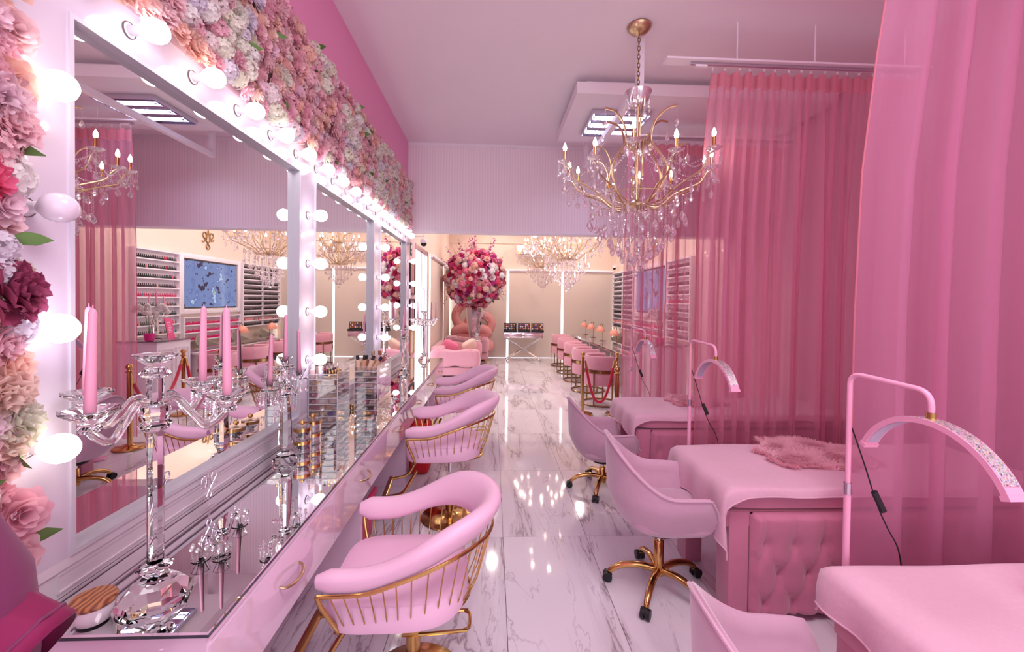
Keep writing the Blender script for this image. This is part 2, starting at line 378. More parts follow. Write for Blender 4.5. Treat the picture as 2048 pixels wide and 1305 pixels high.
# white square steel beam under the panel
bm_ = M().box(1.28, 1.34, 3.9, 6.1, 3.64, 3.70).box(1.28, 1.34, 6.1, 6.16, 3.64, 4.09).box(1.28, 1.34, 3.84, 3.9, 3.64, 4.09)
tag(bm_.build('steel_beam', WHITE, smooth=False), 'white square steel beam hung from the ceiling beneath the dropped panel', 'beam')

# ------------------------------------------------------------------ blinds
def blind(x0, x1, axis, pos, label, nm='roller_blind', z1=2.6, z0=.03):
    t = thing(nm, label, 'blind', (x0, pos, 0) if axis == 'x' else (pos, x0, 0), 0 if axis == 'x' else pi/2)
    n = x1-x0
    M().box(0, n, -.012, -.008, z0, z1).build('fabric', BLIND, t)
    M().cyl((0, -.03, z1+.02), (n, -.03, z1+.02), .035).build('roller', WHITE, t)
    M().box(0, n, -.018, -.002, z0-.02, z0).build('bottom_bar', WHITE, t)
YF = YB-.05
blind(XL+.05, .42, 'x', YF, 'beige roller blind on the far wall behind the big bouquet')
blind(.49, 2.06, 'x', YF, 'beige roller blind on the far wall behind the crossed-leg console')
blind(2.13, 3.63, 'x', YF, 'beige roller blind on the far wall behind the row of dome lamps')
blind(8.9, 11.2, 'y', XL+.012, 'beige roller blind on the side wall next to the glass door')
blind(11.28, 12.7, 'y', XL+.012, 'beige roller blind on the side wall next to the far corner')

# ------------------------------------------------------------------ vanity mirror unit
vm = thing('vanity_mirror_wall', 'long white gloss mirror frame lined with round bulbs above the vanity counter', 'mirror', (XL, 1.0, .93))
def L(x, y, z): return (x-XL, y-1.0, z-.93)
X1 = -1.255
def lb(b, x0, x1, y0, y1, z0, z1): return b.box(x0-XL, x1-XL, y0-1.0, y1-1.0, z0-.93, z1-.93)
MIR = [(1.33, 2.85), (3.085, 4.585), (4.855, 6.26)]
ZT, ZB = 2.545, .93
lb(M(), XL+.001, X1, .6, 6.5, ZT, 2.74).build('top_board', GLOSSW, vm, smooth=False)
lb(M(), XL+.001, X1, .6, 6.5, ZB-.03, ZB).build('bottom_board', WHITE, vm, smooth=False)
for a, b in ((.6, 1.33), (2.85, 3.085), (4.585, 4.855), (6.26, 6.5)):
    lb(M(), XL+.001, X1, a, b, ZB, ZT).build('upright_board', GLOSSW, vm, smooth=False)
for a, b in MIR:
    mg = lb(M(), XL+.001, XL+.012, a, b, ZB, ZT).build('mirror_glass', MIRROR, vm, smooth=False)
    f = M(); t = .014
    lb(f, XL+.012, X1+.006, a, a+t, ZB, ZT); lb(f, XL+.012, X1+.006, b-t, b, ZB, ZT); lb(f, XL+.012, X1+.006, a+t, b-t, ZT-t, ZT); lb(f, XL+.012, X1+.006, a+t, b-t, ZB, ZB+t)
    f.build('mirror_trim', TRIMW, mg, smooth=False)
bulbm = {}
for k, m in (('c', BULB), ('w', BULBW), ('o', BULBOFF)):
    bulbm[k] = M().lathe([(.014, 0), (.016, .008), (.024, .018), (.034, .030), (.0395, .048), (.040, .058), (.036, .075), (.026, .088), (.012, .0955), (.001, .097)], 20).mesh('bulb', m)
sock = M().lathe([(.026, 0), (.026, .004), (.0245, .004), (.0165, .006), (.0165, .040), (.014, .041)], 18).mesh('socket', WHITE)
ring = M().lathe([(.027, 0), (.0275, .003), (.0265, .006), (.0245, .003)], 18).mesh('socket_ring', GREYB)
bl = []
y = 1.23
while y < 6.45: bl.append((y, 2.62)); y += .3105
for y in (1.21, 2.965, 4.72, 6.38):
    for z in (2.27, 1.945, 1.62, 1.295): bl.append((y, z))
bl.remove((1.23, 2.62))
for i, (y, z) in enumerate(bl):
    k = 'c' if i % 3 != 1 else 'w'
    if abs(y-1.21) < .01 and z == 1.945: k = 'o'
    o = inst('bulb', bulbm[k], vm, L(X1+.035, y, z), (0, pi/2, 0))
    if k == 'o': o['label'] = 'unlit white bulb'
    s = inst('socket', sock, o, (0, 0, -.035)); 
    inst('socket_ring', ring, o, (0, 0, -.034))
# ------------------------------------------------------------------ vanity counter
vc = thing('vanity_counter', 'long pale pink gloss vanity counter with brass-handled drawers under the bulb mirrors', 'counter', (-1.0, 1.17, 0))
def lc(b, x0, x1, y0, y1, z0, z1): return b.box(x0+1.0, x1+1.0, y0-1.17, y1-1.17, z0, z1)
Y0, Y1 = 1.17, 6.66
lc(M(), XL+.003, -.765, Y0, Y1, .53, .55).build('underside_board', GLOSSP, vc, smooth=False)
lc(M(), XL+.003, -.755, Y0, Y0+.02, .55, .80).build('end_board', GLOSSP, vc, smooth=False)
lc(M(), XL+.003, -.755, Y1-.02, Y1, .55, .80).build('end_board', GLOSSP, vc, smooth=False)
lc(M(), -.785, -.757, Y0+.02, Y1-.02, .775, .80).build('top_rail', GLOSSP, vc, smooth=False)
hp = bez([(0, -.075, .01), (.018, -.068, .004), (.034, -.035, 0), (.038, 0, 0), (.034, .035, 0), (.018, .068, .004), (0, .075, .01)], 4)
hm = M().tube(hp, [.004+.003*sin(pi*i/(len(hp)-1)) for i in range(len(hp))], 8).mesh('handle', GOLDS)
n = 6; dw = (Y1-Y0)/n
for k in range(n):
    a = Y0+dw*k; b = a+dw
    dr = lc(M(), -.775, -.748, a+.003, b-.003, .535, .772).build('drawer', GLOSSP, vc, smooth=False)
    inst('handle', hm, dr, (-.748+1.0, (a+b)/2-1.17, .665))
for y in (1.2, 2.62, 3.97, 5.32, 6.6):
    lc(M(), XL+.003, -.78 if y != 1.2 else -.77, y-.025, y+.025, .001, .53).build('support_panel', GLOSSP, vc, smooth=False)
wt = thing('vanity_worktop', 'narrow mirrored glass worktop running the length of the vanity counter', 'worktop', (-1.0, 1.17, .8))
lc(M(), XL+.003, -.747, Y0-.005, Y1+.002, .0, .006).build('edge', mat('dark_edge', srgb(60, 60, 70), .2), wt, smooth=False)
lc(M(), XL+.003, -.749, Y0-.003, Y1, .006, .015).build('mirror_sheet', MIRROR, wt, smooth=False)
bs = thing('mirror_plinth', 'white moulded plinth between the worktop and the bulb mirrors', 'panel', (XL, 1.0, .816))
M().box(.001, .036, .17, 5.6, 0, .083).build('board', WHITE, bs, smooth=False)
for a, b in ((.30, 1.85), (2.1, 3.6), (3.9, 5.3)):
    for q in ((a, b, .066, .072), (a, b, .014, .020), (a, a+.006, .02, .066), (b-.006, b, .02, .066)):
        M().box(.036, .039, *q).build('moulding', WHITE, bs, smooth=False)

# ------------------------------------------------------------------ flowers
def petal_rows(b, T, w, h, cup, n=5, m=4, ruf=0):
    rows = []
    for i in range(m+1):
        v = i/m; row = []
        for j in range(n+1):
            u = (j/n-.5)*2
            ww = w*(sin(pi*(.12+.80*v))**.7)
            x = u*ww; z = h*v*(1-.12*u*u*v); yy = cup*(v*v)*h - .35*ww*u*u*(1) + ruf*sin(u*5+v*3)*v
            row.append(T @ Vector((x, -yy, z)))
        rows.append(row)
    b.grid(rows)
def rose(np_=24, R_=.05, seed=0, ruf=0, open_=1.0):
    rnd = random.Random(seed); b = M()
    for k in range(np_):
        t = k/(np_-1); a = k*2.399; rad = R_*.10+R_*.5*t
        tilt = radians(5+open_*70*t**1.2+rnd.uniform(-5, 5))
        T = Matrix.Translation((0, 0, -.3*R_*t)) @ Matrix.Rotation(a, 4, 'Z') @ Matrix.Translation((0, -rad*.6, 0)) @ Matrix.Rotation(tilt, 4, 'X')
        petal_rows(b, T, R_*(.30+.42*t), R_*(.85+.15*t), .18, ruf=ruf)
    return b
def hydrangea(nf=34, R_=.05, seed=0):
    rnd = random.Random(seed); b = M()
    for k in range(nf):
        z = 1-(k+.5)/nf*1.15; a = k*2.399+rnd.uniform(-.2, .2); r = sqrt(max(0, 1-z*z))
        nrm = Vector((r*cos(a), r*sin(a), z)); p = nrm*R_*rnd.uniform(.72, 1.0)
        q = nrm.to_track_quat('Z', 'Y').to_matrix().to_4x4()
        T = Matrix.Translation(p) @ q @ Matrix.Rotation(rnd.uniform(0, 6), 4, 'Z'); s = R_*rnd.uniform(.27, .36)
        for i in range(4):
            c_ = Matrix.Rotation(i*pi/2, 4, 'Z')
            e = rnd.uniform(-.05, .3)*s
            vs = [T @ c_ @ Vector(v) for v in ((0, 0, 0), (s*.45, -s*.42, s*.12), (s*.85, -s*.48, s*.16+e*.5), (s*1.12, -s*.2, s*.08+e), (s*1.12, s*.2, s*.08+e), (s*.85, s*.48, s*.16+e*.5), (s*.45, s*.42, s*.12), (s*.6, 0, -s*.03))]
            b.add(vs, [(0, 1, 7), (1, 2, 7), (2, 3, 7), (3, 4, 7), (4, 5, 7), (5, 6, 7), (6, 0, 7)])
    b.sph((0, 0, -.2*R_), R_*.6, 10, 6)
    return b
ROSES = [rose(seed=i, open_=.85+.1*i, R_=.05).mesh('rose', PETAL, ang=180) for i in range(3)]
PEONY = [rose(26, .055, 10+i, .006, .8).mesh('peony', PETAL, ang=180) for i in range(2)]
HYDR = [hydrangea(seed=i).mesh('hydrangea', PETAL, ang=180) for i in range(3)]
LEAFM = M().grid([[(-.002, 0, 0), (0, 0, 0), (.002, 0, 0)], [(-.018, .02, .006), (0, .02, 0), (.018, .02, .006)], [(-.016, .045, .004), (0, .045, 0), (.016, .045, .004)], [(-.001, .075, -.008), (0, .075, -.008), (.001, .075, -.008)]]).mesh('leaf', LEAF)
PINKS = [(248, 192, 204), (250, 206, 212), (247, 184, 202), (252, 200, 184), (252, 214, 200), (246, 206, 222), (250, 196, 190), (246, 178, 198), (248, 196, 206)]
WHITES = [(246, 242, 230), (240, 236, 214), (236, 226, 242), (250, 246, 244), (248, 230, 232), (244, 240, 226)]
fw = thing('flower_wall', 'band of silk roses, peonies and hydrangeas framing the bulb mirrors', 'flowers', (XL, 1.0, 3.0))
M().box(0.001, .05, -.4, 5.4, -.31, .36).box(0.001, .05, -.45, -.02, -2.4, -.31).build('backing', mat('foam_backing', srgb(226, 190, 200), .9), fw)
pts = []
def fill(y0, y1, z0, z1, d):
    ny = int((y1-y0)/d); nz = max(1, int((z1-z0)/d))
    for i in range(ny+1):
        for j in range(nz+1):
            pts.append((y0+(i+.5*(j % 2))*d+random.uniform(-.2, .2)*d, z0+j*(z1-z0)/nz+random.uniform(-.2, .2)*d))
fill(.78, 6.32, 2.72, 3.34, .076)
fill(.80, 1.11, .98, 2.66, .058)
cnt = dict(rose=0, peony=0, hydrangea=0)
pts.sort()
for (y, z) in pts:
    u = sin(y*3.1+z*5)+sin(y*7.3-z*4.1)+random.uniform(-.9, .9)
    kind = 'hydrangea' if u > .55 else ('peony' if random.random() < .28 else 'rose')
    if cnt[kind] >= 295: kind = 'hydrangea' if kind == 'rose' else 'rose'
    cnt[kind] += 1
    me = random.choice({'rose': ROSES, 'peony': PEONY, 'hydrangea': HYDR}[kind])
    colr = random.choice(WHITES if (kind == 'hydrangea' and random.random() < .75) else PINKS)
    if kind != 'hydrangea' and random.random() < .08: colr = random.choice(WHITES)
    colr = tuple(v+(255-v)*.28 for v in colr)
    s = random.uniform(.85, 1.2)
    x = .085+random.uniform(-.01, .03)
    inst(kind, me, fw, (x, y-1.0, z-3.0), (random.uniform(-.3, .3), pi/2+random.uniform(-.35, .35), random.uniform(-.3, .3)), s, srgb(*colr))
    if random.random() < .10:
        inst('leaf', LEAFM, fw, (x+.01, y-1.0+.03, z-3.0+.03), (random.uniform(0, 6), random.uniform(0, 6), random.uniform(0, 6)), 1.0)
inst('peony', PEONY[0], fw, (.13, .10, -1.28), (.2, pi/2-.2, .5), 1.35, srgb(176, 84, 120))['label'] = 'dark plum peony'
inst('rose', ROSES[0], fw, (.12, .05, -1.02), (0, pi/2, .4), 1.25, srgb(244, 120, 160))

# ------------------------------------------------------------------ candelabra
def sqcup(b, c, r, h):
    # faceted octagonal-to-square cup
    x, y, z = c
    b.lathe([(r*.34, -h*1.15), (r*.42, -h*.95), (r*.30, -h*.8), (r*.45, -h*.55), (r*.98, -h*.08), (r*1.0, 0), (r*.84, .0), (r*.30, -h*.28), (.012, -h*.30)], 8, (x, y, z), ph=pi/8)
def taper(h): return M().lathe([(.0125, 0), (.0125, .01), (.0085, h-.012), (.006, h-.004), (.0015, h), (.0012, h+.008)], 14)
taper_mesh = {}
def candle(par, loc, h=.27, lean=(0, 0)):
    k = round(h, 2)
    if k not in taper_mesh: taper_mesh[k] = taper(h).mesh('candle', CANDLE)
    return inst('candle', taper_mesh[k], par, loc, (lean[0], lean[1], 0))
def s_arm(dx, dy, z0, z1, r0, r1, drop=.07):
    d = Vector((dx, dy, 0)); pr = [(r0, z0), (r0+(r1-r0)*.22, z0+.012), (r0+(r1-r0)*.45, z0-drop*.45), (r0+(r1-r0)*.68, z0-drop), (r0+(r1-r0)*.92, z0-drop*.6), (r1, z1)]
    return bez([(d.x*r, d.y*r, z) for r, z in pr], 5)
def candelabra_plain(loc, rz, label, dirs, R_=.205, central=False, H_=.725):
    t = thing('candelabra', label, 'candelabra', loc, rz)
    b = M().lathe([(.088, 0), (.092, .006), (.088, .020), (.060, .052), (.040, .062), (.030, .078), (.030, .084), (.044, .094), (.046, .100), (.022, .112)], 8)
    b.build('base', GLASS, t, ang=20)
    M().lathe([(.0205, .112), (.0205, .50)], 8).build('column', GLASS, t, ang=20)
    M().lathe([(.026, .50), (.040, .512), (.042, .520), (.030, .532), (.034, .545), (.040, .560), (.034, .575), (.022, .582), (.022, .655), (.036, .662), (.040, .668), (.026, .684), (.022, .69)], 10).build('collar', GLASS, t, ang=20)
    b = M(); sqcup(b, (0, 0, H_), .056, .055); b.build('cup', GLASS, t, ang=20)
    for (dx, dy) in dirs:
        M().tube(s_arm(dx, dy, .585, .565, .02, R_), .0105, 10).build('arm', GLASS, t)
        b = M(); sqcup(b, (dx*R_, dy*R_, .615), .062, .05); b.build('cup', GLASS, t, ang=20)
        candle(t, (dx*R_, dy*R_, .603), .26, (random.uniform(-.02, .02), random.uniform(-.02, .02)))
    return t
candelabra_plain((-.985, 1.30, .816), 0, 'tall cut-glass candelabra with an empty centre cup at the near end of the worktop', ((0, -1), (1, 0), (0, 1), (-.93, 0)))
candelabra_plain((-1.0, 6.36, .816), radians(40), 'tall cut-glass candelabra with an empty centre cup at the far end of the worktop', ((0, -1), (1, 0), (0, 1), (-1, 0)), .19)
bead = [(0.0046, 0), ]
def strand(nb, r=.0045, drop=.012):
    b = M(); z = 0
    for i in range(nb):
        b.lathe([(.0002, z), (r, z-r), (.0002, z-2*r)], 6, caps=False); z -= 2*r+.0015
    if drop:
        b.lathe([(.0003, z), (drop*.5, z-drop*.9), (drop*.72, z-drop*1.6), (drop*.5, z-drop*2.2), (.0003, z-drop*2.7)], 6, caps=False)
    return b
ST = {}
def strandm(nb, r=.0045, drop=.012):
    k = (nb, r, drop)
    if k not in ST: ST[k] = strand(*k).mesh('crystal_strand', CRYS, smooth=False)
    return ST[k]
def candelabra_crystal(loc, rz, label):
    t = thing('candelabra', label, 'candelabra', loc, rz)
    M().lathe([(.062, 0), (.070, .012), (.062, .028), (.046, .046), (.020, .056), (.016, .062)], 8).build('base', GLASS, t, ang=20)
    M().lathe([(.020, .062), (.024, .078), (.034, .095), (.038, .12), (.036, .15), (.030, .28), (.020, .34), (.016, .36)], 8).build('column', GLASS, t, ang=20)
    M().lathe([(.02, .36), (.034, .37), (.022, .385), (.03, .40), (.036, .415), (.028, .43), (.018, .445), (.018, .50), (.044, .506), (.046, .511), (.014, .52)], 12).build('collar', GLASS, t, ang=20)
    def cup(p):
        x, y, z = p
        M().lathe([(.012, -.055), (.018, -.05), (.04, -.002), (.041, 0), (.037, 0), (.014, -.04)], 8, p).build('cup', GLASS, t, ang=20)
        M().lathe([(.002, -.064), (.04, -.06), (.044, -.055), (.04, -.052), (.012, -.055)], 14, p).build('drip_plate', GLASS, t)
        for k in range(7):
            a = 2*pi*k/7; inst('crystal_strand', strandm(4, .005, .013), t, (x+.041*cos(a), y+.041*sin(a), z-.058))
    cup((0, 0, .58)); candle(t, (0, 0, .545), .26)
    for s in (-1, 1):
        M().tube(s_arm(0, s, .405, .42, .02, .165, .06), .009, 8).build('arm', GLASS, t)
        cup((0, s*.165, .485)); candle(t, (0, s*.165, .45), .26, (s*.05, 0))
        for k in range(6): inst('crystal_strand', strandm(6, .005, .013), t, (.01*cos(k), s*(.035+.018*k), .395-.01*k))
    return t
candelabra_crystal((-1.12, 2.38, .816), 0, 'crystal-hung candelabra with pink candles beside the gold-banded jars')
candelabra_crystal((-1.08, 5.32, .816), radians(8), 'crystal-hung candelabra with pink candles past the acrylic drawer towers')
candelabra_crystal((2.86, 7.20, 1.0125), 0, 'crystal-hung candelabra with pink candles on the white reception desk')

# ------------------------------------------------------------------ salon chairs
def salon_chair(label):
    t = thing('salon_chair', label, 'chair', (0, 0, 0))
    # U path, front = -x
    P = []; na, nb = 8, 22
    for i in range(na): P.append((-.30+.30*i/na, -.285-.02*(i/na)*0, 0))
    for i in range(nb+1):
        a = -pi/2+pi*i/nb; P.append((.30*cos(a)*1.06, .285*sin(a), 0))
    for i in range(na): P.append((-.30*(i+1)/na, .285, 0))
    n = len(P); L_ = n-1
    def zc(x): return .655+.135*smooth01((x+.18)/.46)
    def sec(i, k, sc_=1.0):
        pass
    rows = []; m = 14; C_ = []
    for i, (x, y, _) in enumerate(P):
        a = P[max(i-1, 0)]; b = P[min(i+1, L_)]; tx, ty = b[0]-a[0], b[1]-a[1]; l = sqrt(tx*tx+ty*ty); nx, ny = ty/l, -tx/l
        s = smooth01((x+.05)/.3); hh = .052+.036*s; th = .036+.010*s; tilt = .35+.25*s; z = zc(x)
        end = 1.0
        if i in (0, L_): end = .55
        row = []
        for k in range(m):
            q = 2*pi*k/m; u = math.copysign(abs(cos(q))**.8, cos(q))*th*end; v = math.copysign(abs(sin(q))**.8, sin(q))*hh*end
            du = u*cos(tilt)+v*sin(tilt); dv = -u*sin(tilt)*.6+v*cos(tilt)
            off = -.012 if i == 0 else (-.012 if i == L_ else 0)
            row.append((x+nx*du+off*(1 if i in (0, L_) else 0), y+ny*du, z+dv))
        rows.append(row); C_.append((x, y, z, nx, ny, hh, tilt, s))
    M().grid(rows, True, True, True).build('backrest', PLEATH, t, ang=50)
    # gold rail under the roll (outer lower)
    rail = [(x+nx*(.018-hh*.55), y+ny*(.018-hh*.55), z-hh*.93) for x, y, z, nx, ny, hh, tilt, s in C_]
    rail = [(x+nx*(.030), y+ny*(.030), z-hh*.72) for x, y, z, nx, ny, hh, tilt, s in C_]
    M().tube(rail, .0055, 8, flat=1.6).build('rail', GOLD, t)
    # lower ring
    low = [(-.005+x*.80, y*.80, .425) for x, y, z in P]
    M().tube(low, .006, 8).build('lower_rail', GOLD, t)
    idx = [1.2+(L_-2.4)*k/28 for k in range(29)]
    for q in idx:
        i = int(q); f = q-i; A = Vector(rail[i]).lerp(Vector(rail[min(i+1, L_)]), f); B = Vector(low[i]).lerp(Vector(low[min(i+1, L_)]), f)
        mid = A.lerp(B, .75)+(A-B)*.0+Vector((A.x-B.x, A.y-B.y, 0))*.12
        M().tube([A, A.lerp(mid, .6), mid, B, (B+Vector((-B.x*.2, -B.y*.2, -.012)))], .0028, 6).build('rod', GOLD, t)
    for s in (-1, 1):
        A = Vector(rail[0 if s < 0 else L_]); M().tube(bez([A, (A.x+.01, A.y*.93, .56), (-.25, s*.235, .43), (-.27, s*.20, .40)], 4), .0095, 10).build('front_post', GOLD, t)
    # seat
    b = M(); rows = []
    for zz, k in ((.415, .90), (.425, .97), (.45, 1.0), (.50, 1.0), (.53, .97), (.543, .90), (.548, .6), (.55, .02)):
        row = []
        for j in range(36):
            a = 2*pi*j/36; cx_, sy_ = cos(a), sin(a)
            e = .75 if cx_ > 0 else .42
            row.append((-.03+(.295 if cx_ < 0 else .27)*k*math.copysign(abs(cx_)**e, cx_), .262*k*math.copysign(abs(sy_)**e, sy_), zz))
        rows.append(row)
    b.grid(rows, True, True, True).build('seat', PLEATH, t)
    pp = [(r_[0], r_[1], .528) for r_ in rows[4]]
    M().tube(pp, .0035, 6, closed=True).build('piping', PLEATH, t)
    M().cyl((0, 0, .40), (0, 0, .425), .11, n=20).build('seat_plate', GOLDS, t)
    # column, base, rings
    M().lathe([(.222, 0), (.225, .006), (.215, .014), (.12, .024), (.06, .034), (.04, .05), (.032, .055)], 36).build('base', GOLD, t)
    M().cyl((0, 0, .05), (0, 0, .26), .032, n=18).build('column', GOLD, t)
    M().cyl((0, 0, .26), (0, 0, .41), .014, n=14).build('piston', CHROME, t)
    M().box(-.045, .045, -.035, .035, .235, .285).build('bracket', GOLD, t, bevel=.006)
    M().tube(rounded([(.03, -.055, .262), (.20, -.055, .272), (.25, -.05, .27), (.25, .07, .27), (.20, .075, .27), (.03, .05, .262)], .04), .0075, 8).build('pump_lever', GOLD, t)
    for s in (-1, 1):
        M().tube(rounded([(-.24, s*.20, .40), (-.34, s*.17, .22), (-.47, s*.16, .20)], .05), .0115, 10).build('footrest_arm', GOLD, t)
    M().tube([(-.475, -.2, .20), (-.475, .2, .20)], .022, 10, flat=.5).build('footrest_bar', GOLD, t)
    return t
sc1 = salon_chair('pink leatherette tub chair with gold rods at the first drawers of the vanity counter')
for (x, y, dz, rz, lbl) in ((-.335, 1.90, 0, .02, None), (-.32, 3.38, .10, .08, 'raised pink tub chair with gold rods, second along the counter, before the red bag'),
                            (-.31, 4.78, .10, .1, 'raised pink tub chair with gold rods, last along the vanity counter')):
    o = sc1 if lbl is None else copy_tree(sc1, label=lbl)
    o.location = (x, y, 0); o.rotation_euler.z = rz
    if dz:
        for ch in [q for q in COL.objects if q.parent == o]:
            nm = ch.name.split('.')[0]
            if nm not in ('base', 'column', 'bracket', 'pump_lever', 'piston', 'footrest_arm', 'footrest_bar'): ch.location.z = dz
            if nm == 'piston': ch.scale.z = 1.0; ch.location.z = dz*.98
            if nm in ('footrest_arm', 'footrest_bar'): ch.location.z = .05
for o in [q for q in COL.objects if q.name.startswith('salon_chair')]: o['group'] = 'pink tub chairs along the vanity counter'
M_p = M().cyl((0, 0, .26), (0, 0, .40), .014, n=14)

# ------------------------------------------------------------------ velvet desk chairs on gold castor bases
def desk_chair(label):
    t = thing('desk_chair', label, 'chair')
    nu, nv = 44, 10
    def plan(u):
        a = abs(u); s = 1 if u > 0 else -1
        if a < .55:
            th = radians(90*a/.55); x, y = -.04-.27*cos(th), .295*sin(th); h = .93-.27*smooth01(a/.62)
        else:
            q = (a-.55)/.45; x, y = -.04+.33*q, .295-.035*q*q; h = .66+.014*sin(q*pi*.6)-.16*smooth01((q-.62)/.38)
            h = min(h, .93-.27*smooth01(a/.62))
        return x, s*y, h
    rows_o, rows_i = [], []
    for i in range(nu+1):
        u = -1+2*i/nu; x, y, h = plan(u); zb = .395; ro, ri = [], []
        l = sqrt(x*x+y*y)+1e-6
        for k in range(nv+1):
            v = k/nv; z = zb+(h-zb)*v; s = .60+.40*(v*(h-zb)/.3 if v*(h-zb) < .3 else 1)**.55
            s = .58+.42*min(1, ((z-zb)/.20))**.6; s += .05*max(0, (z-.62))/.3
            ro.append((x*s, y*s, z)); wl = .034*(1 if k < nv else .55)
            ri.append((x*s-x/l*wl, y*s-y/l*wl, z+(.0 if k else .02)))
        rows_o.append(ro); rows_i.append(ri)
    b = M()
    rows = [ro+[((a[0]+c_[0])/2, (a[1]+c_[1])/2, a[2]+.010) for a, c_ in [(ro[-1], ri[-1])]]+ri[::-1] for ro, ri in zip(rows_o, rows_i)]
    b.grid(rows, False, True, True)
    bt = [ro[0] for ro in rows_o]
    b.grid([[(p[0]*k+.01*(1-k), p[1]*k, .395-.035*(1-k)) for p in bt] for k in (1, .8, .5, .05)], True)
    b.build('shell', VELV, t, ang=60)
    top = [((ro[-1][0]*1.005), ro[-1][1]*1.005, ro[-1][2]) for ro in rows_o]
    M().tube(top, .0065, 6).build('piping', VELV, t)
    M().sup((.035, 0, .475), (.50, .46, .11), .5, 28, 10).build('seat', VELV, t)
    M().cyl((0, 0, .345), (0, 0, .372), .09, n=16).build('seat_plate', BLACK, t)
    M().cyl((0, 0, .28), (0, 0, .35), .015, n=12).build('piston', CHROME, t)
    M().lathe([(.03, .085), (.034, .10), (.034, .13), (.029, .135), (.029, .29), (.024, .296)], 20).build('column', GOLD, t)
    for k in range(5):
        a = 2*pi*k/5+.45; d = Vector((cos(a), sin(a), 0))
        pts_ = bez([d*.02+Vector((0, 0, .115)), d*.12+Vector((0, 0, .125)), d*.22+Vector((0, 0, .105)), d*.275+Vector((0, 0, .07)), d*.282+Vector((0, 0, .056))], 5)
        M().tube(pts_, [.0215-.006*i/(len(pts_)-1) for i in range(len(pts_))], 10).build('leg', GOLD, t)
        e = d*.285; p = Vector((-d.y, d.x, 0)); cs = M()
        for s in (-1, 1):
            cs.tube([e+p*s*.006+d*.012+Vector((0, 0, .029)), e+p*s*.026+d*.012+Vector((0, 0, .029))], .0285, 14)
        cs.tube([e+d*.012-p*.012+Vector((0, 0, .038)), e+d*.012+p*.012+Vector((0, 0, .038))], .022, 10)
        cs.build('castor', BLACK, t)
    return t
dc = desk_chair('velvet bucket desk chair with gold star base tucked under the middle treatment bed')
dc.location = (1.01, 2.50, 0); dc.rotation_euler.z = -.10
for loc, rz, lbl, dz in (((1.02, 3.86, 0), .06, 'lower velvet bucket desk chair with gold star base in front of the farthest treatment bed', -.09),
                     ((.965, 1.26, 0), -.05, 'velvet bucket desk chair cut off by the bottom edge beside the nearest treatment bed', -.125)):
    o = copy_tree(dc, loc, rz, lbl)
    for ch in [q for q in COL.objects if q.parent == o]:
        if ch.name.split('.')[0] in ('shell', 'piping', 'seat', 'seat_plate'): ch.location.z = dz
        if ch.name.split('.')[0] in ('column', 'piston'): ch.scale.z = .70
for o in [q for q in COL.objects if q.name.startswith('desk_chair')]: o['group'] = 'velvet desk chairs beside the beds'

# ------------------------------------------------------------------ treatment beds
BX = 1.27
def bed(y0, label, corner=.26, open_=True):
    t = thing('treatment_bed', label, 'bed', (BX, y0, 0)); LN, WD = 1.92, .68
    M().box(.02, .13, .02, .15, .001, .585).build('leg', VELVD, t, bevel=.008)
    M().box(.02, .13, WD-.15, WD-.02, .001, .585).build('leg', VELVD, t, bevel=.008)
    M().box(LN-.13, LN-.02, .02, WD-.02, .001, .585).build('leg', VELVD, t, bevel=.008)
    M().box(.42, LN-.14, .07, WD-.02, .02, .585).build('cabinet', VELVD, t, bevel=.008)
    M().box(.004, LN, .026, WD-.026, .50, .590).build('apron', VELVD, t, bevel=.008)
    # tufted side panel, near side
    X0, X1_, Z0, Z1 = .135, LN-.14, .03, .585
    nx, nz = 90, 34; bt = []
    dx, dz = .16, .16
    for r in range(3):
        z = .10+dz*r
        for q in range(13):
            x = X0+.07+dx*(q+.5*(r % 2))
            if x < X1_-.05 and z < Z1-.12: bt.append((x, z))
    rows = []
    for i in range(nz+1):
        z = Z0+(Z1-Z0)*i/nz; row = []
        for j in range(nx+1):
            x = X0+(X1_-X0)*j/nx
            dd = min(sqrt((x-a)**2+(z-b_)**2) for a, b_ in bt) if bt else 1
            # diagonal creases
            A = (x-X0-.07)/dx; B = (z-.10)/(2*dz); p = A+B; q_ = A-B
            cr_ = min(abs(p-round(p)), abs(q_-round(q_)))
            if z > .42: cr_ = abs(A-round(A))
            h = .034*(1-math.exp(-dd/.035)) + .020*min(1, cr_*6)**.6
            ed = min(x-X0, X1_-x, z-Z0, Z1-z); h *= min(1, ed/.02)**.5 if ed > 0 else 0
            row.append((x, .02-h, z))
        rows.append(row)
    tp = M().grid(rows).build('tufted_panel', VELVD, t, ang=80)
    bm2 = M().sph((0, 0, 0), .007, 8, 5).mesh('button', CRYS, smooth=False)
    for a, b_ in bt: inst('button', bm2, tp, (a, .014, b_))
    M().box(X0, X1_, .02, .06, .03, .585).build('side_board', VELVD, t)
    M().sup((LN/2, WD/2, .653), (LN+.01, WD+.01, .125), .12, 40, 10, .35).build('mattress', VELVD, t)
    # fleece
    return t
